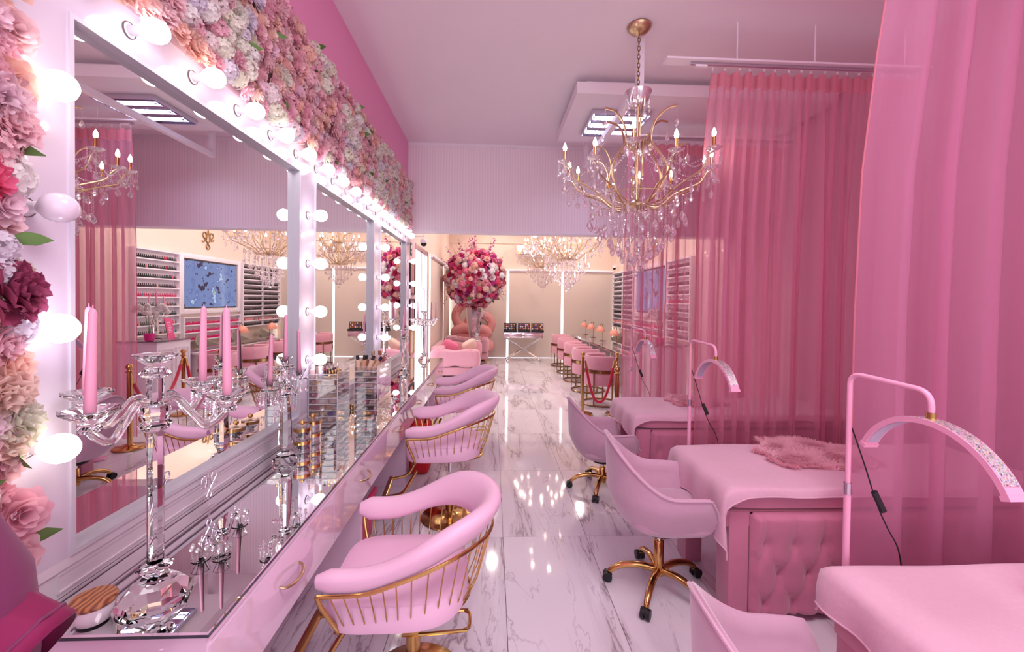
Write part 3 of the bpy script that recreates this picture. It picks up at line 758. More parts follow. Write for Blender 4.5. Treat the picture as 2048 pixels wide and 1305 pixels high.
def fleece(y0, label, x1, hang, seed):
    rnd = random.Random(seed); LN, WD = 1.92, .68
    t = thing('fleece_blanket', label, 'blanket', (BX, y0, 0))
    nx, ny = 60, 44; rows = []
    for i in range(nx+1):
        s = -.24+(x1+.24)*i/nx; row = []
        for j in range(ny+1):
            q = -.12+(WD+.24)*j/ny
            far = max(0, q-WD-.02)+0; near = max(0, -.015-q)
            # corner weight makes a long point at the near left corner
            x = max(s, -.012); z = .727
            ex = max(0, -s); ey = max(0, -q-.0); ef = max(0, q-WD)
            y = min(max(q, -.016), WD+.016)
            L1 = (.20+.10*smooth01(1-q/.25)*1)/.24*ex
            L1 *= hang
            k2 = .28+1.0*smooth01(1-(s+.24)/.36)
            L2 = ey*k2*1.35; L3 = ef*.9
            z -= sqrt(L1*L1+L2*L2+L3*L3) if (L1 > 0 or L2 > 0 or L3 > 0) else 0
            if L1 > 0:
                x -= .022*sin(min(1, L1/.1)*pi/2)+.012*sin(q*26+seed)*min(1, L1/.15)
            if ey > 0: y -= .012*sin(min(1, L2/.05)*pi/2)+.008*sin(s*20)*min(1, L2/.1)
            z += .003*sin(s*9+q*5+seed)+.002*sin(q*23-s*4)
            row.append((x, y, z))
        rows.append(row)
    n_ = len(rows)
    b = M().grid(rows); b.build('cloth', FLEECE, t, ang=180)
    hem = [Vector(p) for p in rows[0]]
    M().tube(hem, .004, 6).build('hem', FLEECE, t)
    hem = [Vector(r_[0]) for r_ in rows]
    M().tube(hem, .004, 6).build('hem', FLEECE, t)
    return t
def fur(c, sx, sy, label, n, seed, ln=.055):
    rnd = random.Random(seed); t = thing('fur_throw', label, 'throw', c)
    rag = lambda a: 1+.10*sin(3*a+seed)+.07*sin(7*a)+.04*sin(13*a+1)
    ring = [[(sx*k*cos(2*pi*j/40)*rag(2*pi*j/40), sy*k*sin(2*pi*j/40)*rag(2*pi*j/40), .012*(1-k*k)+.002) for j in range(40)] for k in (1, .8, .5, .02)]
    M().grid(ring, True).build('pelt', FURM, t)
    b = M(); vs, fs = [], []
    for i in range(n):
        a = rnd.uniform(0, 2*pi); k = sqrt(rnd.random()); r = rag(a)
        x, y = sx*k*cos(a)*r, sy*k*sin(a)*r; z = .012*(1-k*k)
        cl = sin(x*22+seed)*1.3+cos(y*26)*1.1+rnd.uniform(-.6, .6)+(a if k > .9 else 0)
        l = ln*rnd.uniform(.6, 1.15); d = Vector((cos(cl)*.6, sin(cl)*.6, rnd.uniform(.35, .9))).normalized(); p = Vector((-sin(cl), cos(cl), 0))*.0022
        m_ = Vector((x, y, z))+d*l*.5; e = Vector((x, y, z))+d*l+Vector((cos(cl)*.012, sin(cl)*.012, -.012))
        s = len(vs); vs += [Vector((x, y, z))-p, Vector((x, y, z))+p, m_+p*.8, m_-p*.8, e]; fs += [(s, s+1, s+2, s+3), (s+3, s+2, s+4)]
    b.add(vs, fs); f = b.build('fur', FURM, t, smooth=False); f['kind'] = 'stuff'
    return t
bed(2.22, 'pink tufted treatment bed in the middle of the row with gems in its buttoned side')
bed(3.68, 'pink tufted treatment bed farthest along the curtained row')
bed(.86, 'pink treatment bed nearest the camera, at the lower corner of the view')
fleece(2.22, 'pale pink fleece blanket hanging in a point off the middle treatment bed', 1.9, 1.0, 1)
fleece(3.68, 'pale pink fleece blanket over the farthest treatment bed', 1.9, .9, 2)
fleece(.86, 'pale pink fleece blanket over the nearest treatment bed', 1.9, .7, 4)
fur((BX+.80, 2.68, .732), .34, .27, 'shaggy pink fur throw on the middle treatment bed', 14000, 3)
fur((BX+.95, 1.28, .732), .32, .26, 'shaggy pink fur throw on the nearest treatment bed', 9000, 5)
fur((BX+.75, 4.15, .732), .3, .22, 'shaggy pink fur throw on the farthest treatment bed', 5000, 8)

# ------------------------------------------------------------------ half-moon lamps
def moon_lamp(x, y, label, s=1.0, len_=.32):
    t = thing('half_moon_lamp', label, 'lamp', (x, y, 0))
    M().lathe([(.085, 0), (.09, .008), (.08, .02), (.02, .03)], 28).build('base', LAMPP, t)
    pl = rounded([(0, 0, .02), (0, 0, 1.44), (.0, -len_, 1.44), (.0, -len_, 1.36)], .055, 6)
    pl = rounded([(0, 0, .95), (0, 0, 1.44), (.03, -len_, 1.425), (.03, -len_, 1.34)], .05, 6)
    M().cyl((0, 0, .02), (0, 0, .96), .0125).build('lower_pole', LAMPP, t)
    M().tube(pl, .0095, 10).build('upper_pole', LAMPP, t)
    M().cyl((0, 0, .955), (0, 0, 1.0), .0145).build('pole_clamp', SILVER, t)
    cx_, cy_, top = .03, -len_, 1.335
    M().cyl((cx_, cy_, top-.004), (cx_, cy_, top+.022), .014).build('joint', GOLD, t)
    R_ = .262; half = 1.15
    def arc(r0, r1, x0, x1, a0=-half, a1=half, n=30):
        b = M(); rows = []
        for i in range(n+1):
            a = a0+(a1-a0)*i/n
            z = lambda r: top-R_+r*cos(a)
            yy = lambda r: cy_+r*sin(a)
            rows.append([(cx_+x0, yy(r0), z(r0)), (cx_+x1, yy(r0), z(r0)), (cx_+x1, yy(r1), z(r1)), (cx_+x0, yy(r1), z(r1))])
        return b.grid(rows, True, True, True)
    arc(R_-.018, R_, -.026, .026).build('arc_body', LAMPP, t, ang=30)
    arc(R_-.0195, R_-.018, -.021, .021, -half+.06, half-.06).build('led_strip', LED, t, ang=30)
    arc(R_, R_+.0015, -.022, .022, -half+.12, half-.12).build('glitter_strip', GLIT, t, ang=30)
    for s_ in (-1, 1): arc(R_-.022, R_+.002, -.028, .028, s_*half-.03, s_*half+.03, 2).build('end_cap', LAMPP, t, smooth=False)
    # cord with controller
    cp = bez([(.012, .0, 1.22), (.05, -.02, 1.08), (.095, -.03, .93), (.13, -.04, .84), (.19, -.03, .74), (.22, -.01, .60), (.20, .03, .40)], 6)
    M().tube(cp, .0028, 6).build('cord', BLACK, t)
    M().tube([(.085, -.028, .975), (.118, -.036, .90)], .010, 8, flat=1.3).build('controller', BLACK, t)
    return t
moon_lamp(1.425, 1.64, 'pink half-moon lamp with a glitter arc behind the nearest treatment bed', 1, .29)
moon_lamp(1.455, 3.08, 'pink half-moon lamp with a glitter arc behind the middle treatment bed', 1, .30)
moon_lamp(1.52, 4.62, 'pink half-moon lamp with a glitter arc behind the farthest treatment bed', 1, .34)

# ------------------------------------------------------------------ sheer curtains
def curtain(x0, x1, y, z1, label, seed, lean=.12, mat_=None, xo=0, amp=.045, per=.13):
    rnd = random.Random(seed); t = thing('sheer_curtain', label, 'curtain', (x0, y, z1))
    W = x1-x0; nf = int(W/per); nc = nf*12; zs = [0, -.02, -.14, -.141, -.3, -.7, -1.3, -2.0, -2.8, -z1+.04]
    amps = [rnd.uniform(.6, 1.2) for _ in range(nf+2)]; phs = [rnd.uniform(-.25, .25) for _ in range(nf+2)]
    def P_(u, k):
        z = zs[k]; f = u*nf; i = int(f); A = amps[i]*(1-(f-i))+amps[i+1]*(f-i); ph = phs[i]*(1-(f-i))+phs[i+1]*(f-i)
        dn = min(1, -z/1.5); w_ = 2*pi*(f*(1-.0*dn)+ph*(.3+1.5*dn))
        x = u*W - lean*dn*(1-u)+.03*sin(w_*.5+seed)*dn - .012*sin(2*w_)
        yy = amp*A*(sin(w_)+.35*sin(.53*w_+seed)*dn)*(.75+.5*dn)
        sag = -.018*(1-abs(cos(pi*f))) if k == 0 else 0
        return (x, yy, z+sag)
    b = M().grid([[P_(i/nc, k) for i in range(nc+1)] for k in range(3, len(zs))]); b.build('sheer_cloth', mat_ or SHEER, t, ang=180)
    M().grid([[P_(i/nc, k) for i in range(nc+1)] for k in (0, 1, 2)]).build('header', HEADER, t, ang=180)
    e = [P_(0, k) for k in range(len(zs))]
    M().tube([Vector(p) for p in e], .004, 6).build('side_hem', HEADER, t)
    hk = M().tube([(0, 0, .0), (0, 0, .03), (.008, 0, .036), (.008, 0, .02)], .0018, 5).box(-.006, .006, -.006, .006, .03, .045).mesh('hook', mat('clear_plastic', srgb(230, 220, 230), .2) if 'clear_plastic' not in bpy.data.materials else bpy.data.materials['clear_plastic'])
    for i in range(nf+1):
        p = P_(min(1, i/nf), 0); inst('hook', hk, t, (p[0], p[1]*.5, -.013))
    return t
def rail(x0, y, z, label, x2=XR-.04):
    t = thing('curtain_rail', label, 'curtain rail', (x0, y, z))
    M().box(0, x2-x0, -.055, .055, .035, .050).build('mounting_board', WHITE, t, smooth=False)
    M().box(.22, x2-x0, -.012, .012, .015, .034).build('track', SILVER, t, smooth=False)
    M().box(.26, .36, -.014, .014, .0, .015).build('end_stop', WHITE, t, smooth=False)
    for q in (.62, 1.3, 2.1): M().cyl((q, 0, .05), (q, 0, ZC-z), .006).build('hanger_rod', WHITE, t)
CZ = 3.70
curtain(1.99, XR-.1, 2.02, CZ-.035, 'sheer pink curtain closest to the camera, behind the nearest treatment bed', 3, .20, SHEERN, per=.19, amp=.06)
curtain(1.84, XR-.1, 3.57, CZ-.035, 'sheer pink curtain hanging between the middle and farthest treatment beds', 5, .10, SHEER, per=.105, amp=.035)
curtain(1.66, XR-.1, 5.22, CZ-.035, 'sheer pink curtain beyond the farthest treatment bed, near the rope posts', 9, .03, SHEER, per=.10, amp=.04)
rail(1.5, 2.02, CZ, 'white curtain rail above the curtain closest to the camera')
rail(1.42, 3.57, CZ, 'white curtain rail of the curtain between the middle and farthest beds')
rail(1.40, 5.22, CZ, 'white curtain rail of the curtain beyond the farthest bed')

# ------------------------------------------------------------------ chandeliers
DROP = M().lathe([(.0003, 0), (.009, -.012), (.016, -.030), (.017, -.040), (.011, -.054), (.0003, -.062)], 6, caps=False, sy=.55).mesh('crystal_drop', CRYS, smooth=False)
FL = M().lathe([(.008, 0), (.0135, .012), (.0165, .026), (.013, .045), (.006, .062), (.001, .073)], 12).mesh('bulb', FLAME)
SL = M().cyl((0, 0, .0), (0, 0, .085), .0115, n=12).mesh('candle_sleeve', GOLD)
BOB = M().lathe([(.010, -.022), (.03, -.016), (.055, -.004), (.060, .004), (.056, .004), (.02, -.008), (.010, -.010)], 16).mesh('drip_dish', CRYS)
def chandelier(label, tiers=1, chain=.5, loc=(0, 0, 0)):
    # origin = bottom hub; top of stem at z=.95
    t = thing('chandelier', label, 'chandelier', loc)
    M().lathe([(.004, -.055), (.03, -.045), (.085, -.02), (.09, 0), (.05, .02), (.02, .04), (.012, .09), (.012, .93), (.02, .94), (.012, .96)], 20).build('stem', GOLDS, t)
    M().lathe([(.02, .47), (.09, .49), (.115, .51), (.11, .525), (.05, .53), (.02, .52)], 18).build('middle_dish', GOLDS, t)
    M().lathe([(.02, .84), (.05, .845), (.085, .89), (.115, .965), (.112, .97), (.08, .90), (.045, .855), (.02, .85)], 22).build('crown_bowl', CRYS, t, ang=20)
    for k in range(9):
        a = 2*pi*k/9; inst('crystal_strand', strandm(7, .0055, .02), t, (.10*cos(a), .10*sin(a), .93), color=None)
    def arms(n, R_, zc_, ph, z0=.0):
        for k in range(n):
            a = 2*pi*k/n+ph; d = Vector((cos(a), sin(a), 0)); R2 = R_*(1 if k % 2 == 0 else .90); z1 = zc_+(0 if k % 2 == 0 else -.05)
            pts_ = bez([d*.05+Vector((0, 0, z0)), d*(.20*R2/.65)+Vector((0, 0, z0-.03)), d*(.34*R2/.65)+Vector((0, 0, z0+.07)), d*(.46*R2/.65)+Vector((0, 0, z0+.02+(z1-z0)*.35)), d*(.56*R2/.65)+Vector((0, 0, z0+.02+(z1-z0)*.5)), d*R2*.94+Vector((0, 0, z1-.045)), d*R2+Vector((0, 0, z1-.02))], 5)
            ar = M().tube(pts_, .0060, 7, flat=1.3).build('arm', GOLDS, t)
            p = d*R2+Vector((0, 0, z1))
            inst('drip_dish', BOB, t, p); sl = inst('candle_sleeve', SL, t, p+Vector((0, 0, .0))); inst('bulb', FL, sl, (0, 0, .083))
            for q in range(6):
                aa = 2*pi*q/6+a; inst('crystal_strand', strandm(random.choice((4, 6, 8)), .0055, .02), t, p+Vector((.052*cos(aa), .052*sin(aa), -.012)))
            # hanging strand below arm end and swag to the stem
            inst('crystal_strand', strandm(11, .006, .03), t, p+Vector((0, 0, -.03)))
            sw = M(); A = p+Vector((0, 0, -.02)); B = Vector((d.x*.10, d.y*.10, .50))
            for q in range(26):
                f = (q+.5)/26; c_ = A.lerp(B, f); c_.z -= .16*sin(pi*f)*(1-.3*f); r = .0075
                sw.lathe([(.0002, -r), (r, 0), (.0002, r)], 5, c_, caps=False)
            sw.build('crystal_swag', CRYS, t, smooth=False)
            a2 = a+2*pi/n; d2 = Vector((cos(a2), sin(a2), 0)); R3 = R_*(.9 if k % 2 == 0 else 1); sw = M(); A = p+Vector((0, 0, -.02)); B = d2*R3+Vector((0, 0, zc_-.02-(0.05 if k % 2 == 0 else 0)))
            for q in range(22):
                f = (q+.5)/22; c_ = A.lerp(B, f); c_.z -= .11*sin(pi*f); r = .0075
                sw.lathe([(.0002, -r), (r, 0), (.0002, r)], 5, c_, caps=False)
            sw.build('crystal_swag', CRYS, t, smooth=False)
            for q in (6, 11, 16):
                inst('crystal_strand', strandm(3, .0055, .02), t, pts_[q]+Vector((0, 0, -.008)))
                inst('crystal_drop', DROP, t, pts_[q]+Vector((0, 0, -.06)), (0, 0, a), 1.1)
    arms(12 if tiers == 1 else 14, .655, .32, .16)
    if tiers == 2: arms(10, .47, .58, .3, .30)
    for k in range(6):
        a = 2*pi*k/6+.35; d = Vector((cos(a), sin(a), 0))
        pts_ = bez([d*.07+Vector((0, 0, .0)), d*.20+Vector((0, 0, .10)), d*.26+Vector((0, 0, .27)), d*.19+Vector((0, 0, .42)), d*.12+Vector((0, 0, .53)), d*.15+Vector((0, 0, .68)), d*.24+Vector((0, 0, .76)), d*.33+Vector((0, 0, .77))], 5)
        M().tube(pts_, .0070, 7, flat=1.4).build('scroll_arm', GOLDS, t)
        inst('crystal_strand', strandm(8, .005, .03), t, d*.33+Vector((0, 0, .765)))
        for q in (8, 14, 20): inst('crystal_drop', DROP, t, pts_[q]+Vector((0, 0, -.01)), (0, 0, a), 1.3)
        pts_ = bez([d*.30+Vector((0, 0, .16)), d*.27+Vector((0, 0, .30)), d*.33+Vector((0, 0, .42)), d*.42+Vector((0, 0, .44))], 5)
        M().tube(pts_, .006, 6).build('scroll_arm', GOLDS, t)
        inst('crystal_strand', strandm(6, .005, .03), t, d*.42+Vector((0, 0, .43)))
    # cascade
    for n, R_, z0, nb in ((20, .40, .03, 13), (18, .31, -.02, 17), (15, .22, -.04, 22), (11, .13, -.04, 27), (7, .06, -.05, 31)):
        for k in range(n):
            a = 2*pi*k/n+R_*9; inst('crystal_strand', strandm(nb-3+random.choice((-2, 0, 2)), .0066, .034), t, (R_*cos(a), R_*sin(a), z0+.02*(R_ > .3)))
    inst('crystal_strand', strandm(40, .0055, 0), t, (0, 0, -.05)); M().sph((0, 0, -.60), .027, 10, 7).build('crystal_ball', CRYS, t, smooth=False)
    for R_, z_ in ((.40, .035), (.22, -.03)):
        M().tube([(R_*cos(2*pi*k/30), R_*sin(2*pi*k/30), z_) for k in range(30)], .004, 5, closed=True).build('hoop', GOLDS, t)
    ch = M(); nl = int(chain/.036); z = .96
    for k in range(nl):
        ax = (k % 2)*pi/2; c_ = Vector((0, 0, z+.022+k*.036)); pp = [c_+Vector((.011*cos(q)*cos(ax), .011*cos(q)*sin(ax), .025*sin(q))) for q in [2*pi*i/10 for i in range(10)]]
        lk = M().tube(pp, .0035, 5, closed=True).build('chain_link', BRASS, t)
    zt = .96+nl*.036+.01
    M().lathe([(.01, -.02), (.03, -.012), (.065, .0), (.085, .02), (.10, .035), (.105, .05), (.10, .058)], 30, (0, 0, zt)).build('ceiling_canopy', GOLDS, t)
    return t, zt+.058
ctop = .96+int(.52/.036)*.036+.068
ch1, _ = chandelier('gold crystal chandelier with twelve lit candle bulbs in the front room', 1, .52, (1.235, 3.68, ZC-ctop))
ch2 = copy_tree(ch1, (1.345, 7.75, 2.50), .3, 'gold crystal chandelier in the back room just behind the ribbed wall')
ch3, _ = chandelier('two-tier gold crystal chandelier deepest in the back room', 2, .30, (1.27, 10.9, 2.60))
for o, z in ((ch2, 2.50), (ch3, 2.60)):
    zz = z+(ctop if o is ch2 else _)
    if zz < ZC: M().cyl((0, 0, zz-z), (0, 0, ZC-z), .012).build('hanging_rod', BRASS, o)

# ------------------------------------------------------------------ things on the worktop
WT = .816
def bottle(name, label, cat, loc, r, h, m, capm, caph=.3, group=None, sq=False, rot=None, lean=None):
    t = thing(name, label, cat, loc, random.uniform(0, 3), group)
    n = 4 if sq else 14; ph = pi/4 if sq else 0
    M().lathe([(r*.9, 0), (r, .002), (r, h*(1-caph)-.006), (r*.5, h*(1-caph)), (r*.5, h*(1-caph)+.002)], n, ph=ph).build('body', m, t)
    M().lathe([(r*.62, h*(1-caph)), (r*.64, h-.002), (r*.55, h)], n, ph=ph).build('cap', capm, t)
    if lean: t.rotation_euler = (lean[0], lean[1], t.rotation_euler[2])
    return t
SKIN = [mat('foundation_%s' % n, srgb(*c_), .25, coat=.5) for n, c_ in (('light', (226, 186, 160)), ('warm', (206, 156, 124)), ('deep', (164, 108, 80)))]
DUST = mat('makeup_dark', srgb(58, 42, 56), .3); ROSEM = mat('makeup_rose', srgb(196, 96, 120), .35); VIO = mat('makeup_violet', srgb(108, 84, 160), .35)
FROST = mat('frosted_bottle', srgb(238, 206, 200), .2, coat=.5)
EDGEGLOW = mat('painted_edge_glow', srgb(246, 236, 244), .25)  # plain white standing in for light caught along acrylic edges
def tower(loc, wx, wy, nd, dh, label, fill_):
    t = thing('drawer_tower', label, 'organizer', loc); s = .003
    H_ = nd*dh
    M().box(0, s, 0, wy, 0, H_).box(wx-s, wx, 0, wy, 0, H_).box(s, wx-s, wy-s, wy, 0, H_).box(s, wx-s, 0, wy-s, 0, s).box(s, wx-s, 0, wy-s, H_-s, H_).build('case', ACR, t, smooth=False)
    for k in range(nd):
        z = k*dh
        d_ = M().box(s*2, wx-s*2, -.004, 0, z+.004, z+dh-.002).box(s*2, wx-s*2, .001, wy-s*2, z+.004, z+.007).box(s*2, s*3, 0, wy-.01, z+.007, z+dh*.8).box(wx-s*3, wx-s*2, 0, wy-.01, z+.007, z+dh*.8).build('drawer', ACR, t, smooth=False)
        M().sph((wx/2, -.010, z+dh*.5), .006, 8, 6).build('knob', ACR, d_)
    # top tray
    M().box(0, wx, -.001, .002, H_, H_+.035).box(0, s, 0, wy, H_, H_+.05).box(wx-s, wx, 0, wy, H_, H_+.05).box(0, wx, wy-s, wy, H_, H_+.07).box(0, wx, wy*.5, wy*.5+s, H_, H_+.045).build('tray', ACR, t, smooth=False)
    # contents
    for k in range(nd):
        z = loc[2]+k*dh+.008; x = loc[0]+.014
        while x < loc[0]+wx-.05:
            ww = random.uniform(.035, .07); ww = min(ww, loc[0]+wx-.012-x); m = random.choice(fill_); hh = dh*random.uniform(.3, .6); dd = random.uniform(.05, .09)
            o = thing('makeup_compact', 'small makeup compact lying inside a clear drawer', 'compact', (x, loc[1]+.012, z), 0, 'compacts inside the clear drawers')
            M().box(0, ww-.005, 0, dd, 0, hh*.55).build('case', m, o, bevel=.0015); M().box(.0, ww-.005, 0, dd, hh*.58, hh).build('lid', m, o, bevel=.0015)
            if random.random() < .7:
                o2 = thing('makeup_compact', 'small makeup compact lying inside a clear drawer', 'compact', (x+.002, loc[1]+.11, z), 0, 'compacts inside the clear drawers')
                M().box(0, ww-.007, 0, dd*.9, 0, hh*.5).build('case', random.choice(fill_), o2, bevel=.0015)
            x += ww+.003
    e = M()
    for k in range(nd+1):
        z = k*dh; e.box(-.001, wx+.001, -.005, -.0035, z-.0012 if k else 0, z+.0016).box(wx, wx+.0012, 0, wy, z-.0012 if k else 0, z+.0016)
    for x in (0, wx): e.box(x-.0012, x+.0012, -.0052, -.0035, 0, H_+.035)
    e.box(wx, wx+.0012, 0, .003, 0, H_+.05).box(wx, wx+.0012, wy-.003, wy, 0, H_+.05).box(wx, wx+.0014, 0, wy, H_+.048, H_+.051).box(0, wx, -.0015, .002, H_+.034, H_+.037)
    e.build('edge_glow_strip', EDGEGLOW, t, smooth=False)  # thin white strips paint the glow of the acrylic rims
    return loc[2]+H_+.001
z1 = tower((-1.243, 2.975, WT), .19, .25, 8, .0425, 'clear acrylic drawer tower with lipsticks on top beside the gold-banded jars', SKIN[:2]+[GOLD, FROST, VIO, SKIN[1], GOLDS, FROST, ROSEM, SKIN[0]])
z2 = tower((-1.045, 3.31, WT), .175, .42, 8, .0425, 'clear acrylic drawer tower with tilted foundation tubes on top', [DUST, SKIN[0], FROST, ROSEM, GREYB, GOLD, FROST])
G1 = 'lipsticks and vials on the first clear tower'
for k in range(5): bottle('lip_gloss', 'slim lip gloss tube with a silver cap on the first clear drawer tower', 'cosmetic', (-1.235+.03*k, 3.155, z1), .009, .085, ROSEM if k % 2 else SKIN[0], SILVER, .4, G1, True)
for k in range(5): bottle('lipstick', 'short gold lipstick standing on the first clear drawer tower', 'cosmetic', (-1.11+.008*k, 2.99+.032*k, z1), .0105, .055, GOLD, GOLD, .45, 'gold lipsticks on the first clear tower')
for k in range(5): bottle('lipstick', 'short black lipstick standing on the first clear drawer tower', 'cosmetic', (-1.145+.006*k, 3.0+.032*k, z1), .0105, .06, BLACK, BLACK, .45, 'black lipsticks on the first clear tower')
bottle('serum_bottle', 'white dropper bottle on the first clear drawer tower', 'cosmetic', (-1.175, 3.0, z1), .014, .085, WHITE, WHITE, .35)
bottle('primer_bottle', 'cream bottle with a broad gold cap behind the white dropper bottle', 'cosmetic', (-1.20, 3.06, z1), .018, .13, FROST, GOLDS, .38)
bottle('face_mist', 'tall pale bottle with a rose-gold base on the first clear drawer tower', 'cosmetic', (-1.228, 2.995, z1), .015, .10, FROST, FROST, .3, None, True)
M_l = bottle('concealer_tube', 'nude concealer tube with gold cap lying at the front of the first tower', 'cosmetic', (-1.15, 2.985, z1+.011), .009, .07, SKIN[0], GOLD, .35, None, False, None, (0, pi/2)); M_l.rotation_euler = (0, pi/2, .1)
k3 = 0
for (dx, dy, ln) in ((.02, .01, -.06), (.055, .015, .10), (.095, .02, .35), (.13, .03, .55)):
    o = bottle('foundation_tube', ('black-capped beige foundation tube standing nearly upright beside the tray corner', 'black-capped foundation tube tilted slightly, second in the tray', 'black-capped foundation tube tilted halfway, third in the tray', 'most steeply tilted black-capped foundation tube in the tray')[k3], 'cosmetic', (-1.045+dx, 3.33+dy, z2+.006), .019, .115, SKIN[k3 % 2], BLACK, .3, 'tilted foundation tubes'); o.rotation_euler = (0, ln, .2); k3 += 1
for (dx, dy, r, h, m, cm, lb) in ((.03, .20, .021, .10, SKIN[2], BLACK, 'dark amber dropper bottle on the second tower'), (.075, .23, .021, .13, SKIN[0], GOLDS, 'frosted bottle with a gold cap on the second tower'), (.12, .20, .016, .10, FROST, SILVER, 'pale glass vial with a silver cap on the second tower'),
                              (.05, .33, .020, .12, SKIN[1], BLACK, 'tan foundation bottle at the back of the second tower'), (.10, .35, .022, .12, FROST, GOLD, 'rosy bottle with a gold cap at the back of the second tower'), (.145, .30, .015, .095, ROSEM, SILVER, 'small rose bottle with a silver cap on the second tower')):
    bottle('cosmetic_bottle', lb, 'cosmetic', (-1.045+dx, 3.31+dy, z2), r, h, m, cm, .32, None, r < .018)
# black palettes stacked on the plinth side, jars and small gold boxes between the towers
for k, (x, y, r, h, m, cm, lb) in enumerate(((-1.20, 3.36, .03, .045, SKIN[0], BLACK, 'clear powder jar with a black lid between the drawer towers'), (-1.13, 3.40, .026, .05, FROST, GOLD, 'gold-lidded cream jar between the drawer towers'),
     (-1.20, 3.50, .03, .06, ROSEM, BLACK, 'rose cream jar with a black lid between the drawer towers'), (-1.13, 3.52, .028, .04, GOLD, GOLD, 'all-gold pot between the drawer towers'))):
    bottle('cream_jar', lb, 'jar', (x, y, WT), r, h, m, cm, .35)
def banded_jar(loc, label, fillm, r=.048):
    t = thing('gold_banded_jar', label, 'jar', loc)
    for k in range(2):
        z = k*.075
        M().lathe([(r-.002, z+.001), (r, z+.002), (r, z+.070), (r-.003, z+.070), (r-.003, z+.005), (.001, z+.005)], 26).build('jar_wall', ACR, t)
        M().lathe([(r+.0006, z+.048), (r+.0012, z+.048), (r+.0012, z+.066), (r+.0006, z+.066)], 26, caps=False).build('gold_band', GOLD, t)
    M().lathe([(.001, .147), (r+.001, .147), (r+.001, .151), (.004, .152)], 26).build('lid', ACR, t)
    M().sph((0, 0, .168), .0145, 14, 10).build('knob', GOLD, t)
    b = M(); rnd = random.Random(3)
    for k in range(34):
        z = .012+.026*rnd.random()+(.076 if k % 2 else 0); a = rnd.uniform(0, 6.3); q = rnd.uniform(0, r*.6); a2 = rnd.uniform(0, 3)
        p = Vector((q*cos(a), q*sin(a), z)); d = Vector((cos(a2), sin(a2), .3))*.014
        b.tube([p-d, p+d], .006, 6)
    o = b.build('contents', fillm, t); o['kind'] = 'stuff'
banded_jar((-1.10, 2.545, WT), 'stacking acrylic jar with gold bands filled with dark clips', DUST)
banded_jar((-1.10, 2.69, WT), 'stacking acrylic jar with gold bands filled with white cotton', WHITE)
hb = thing('wooden_lid_jar', 'white round pot with an oval wooden lid at the near corner of the worktop', 'jar', (-1.085, 1.215, WT))
M().lathe([(.02, 0), (.035, .004), (.046, .03), (.048, .05), (.044, .05), (.04, .03), (.002, .012)], 28).build('pot', mat('white_ceramic', srgb(245, 238, 244), .15, coat=.4), hb)
M().lathe([(.001, .052), (.05, .052), (.053, .060), (.049, .068), (.001, .07)], 28).build('lid', WOOD, hb)
gs = thing('glass_tumbler', 'clear glass tumbler on the ledge at the near end of the counter', 'glass', (-.93, 1.07, .70))
M().lathe([(.024, 0), (.03, .01), (.034, .07), (.032, .07), (.027, .012), (.001, .008)], 20).build('cup', GLASS, gs)
tag(M().box(-1.28, -.80, .95, 1.165, .672, .699).build('side_ledge', GLOSSP, bevel=.004), 'pale pink ledge projecting from the near end of the vanity counter', 'shelf')
# monogram emblem standing on the worktop
def mono(b, s, T):
    c1 = bez([(-.9, .25, 0), (-.75, .02, 0), (-.45, .12, 0), (-.3, .5, 0), (-.42, .85, 0), (-.75, .85, 0), (-.85, .55, 0), (-.5, .2, 0), (.1, -.35, 0), (.28, -.7, 0), (.0, -.95, 0), (-.26, -.72, 0), (-.05, -.4, 0), (.5, .15, 0), (.85, .5, 0), (.72, .85, 0), (.4, .85, 0), (.28, .5, 0), (.45, .12, 0), (.7, -.18, 0), (1.0, -.1, 0)], 6)
    b.tube([T @ (p*s) for p in c1], s*.055, 6)
    b.tube([T @ (Vector(p)*s) for p in ((-.3, .05, 0), (0, 1.25, 0), (.3, .05, 0))], s*.05, 6)
    return b
for (x, y, lb) in ((-1.19, 1.86, 'small silver scroll monogram standing on the worktop by the first mirror'),):
    o = thing('monogram_emblem', lb, 'emblem', (x, y, WT+.095), radians(90))
    T = Matrix.Rotation(pi/2, 4, 'X') @ Matrix.Rotation(pi, 4, 'Z')
    T = Matrix.Rotation(pi/2, 4, 'X')
    mono(M(), .055, T).build('scroll', SILVER, o)
    M().box(-.04, .04, -.015, .015, -.095, -.088).cyl((0, 0, -.09), (0, 0, -.05), .003).build('foot', ACR, o)

# ------------------------------------------------------------------ near end: magenta garment
g = thing('magenta_garment', 'magenta short-sleeved garment on a stand cut off by the lower corner beside the counter', 'garment', (-.955, .62, -.05))
M().lathe([(.16, .45), (.17, .8), (.165, 1.05), (.18, 1.22), (.17, 1.33), (.125, 1.42), (.07, 1.455), (.045, 1.46)], 36, (.085, .03, 0), sy=.7, sx=1.0).build('body', MAGD, g)
rows = []
for i in range(12):
    t_ = i/11; c_ = Vector((.10, .03, 1.33)).lerp(Vector((.262, .055, 1.205)), t_); ax = Vector((.78, .1, -.60)).normalized(); s1 = Vector((0, 1, .1)).normalized(); s2 = ax.cross(s1)
    rows.append([c_+s1*(.068-.008*t_)*cos(2*pi*j/26)+s2*(.064+.012*t_)*sin(2*pi*j/26)*(1+.05*sin(j*2.1+i*.5)) for j in range(26)])
M().grid(rows+[[c_+(p-c_)*.95 for p in rows[-1]]], True).build('sleeve', MAG, g, ang=180)
M().tube([p for p in [c_+(q-c_)*1.0-ax*.022 for q in rows[-1]]], .0022, 5, closed=True).build('hem_stitch', MAGD, g)
M().lathe([(.15, .051), (.15, .07), (.02, .08), (.015, .5)], 24).build('stand', SILVER, g)

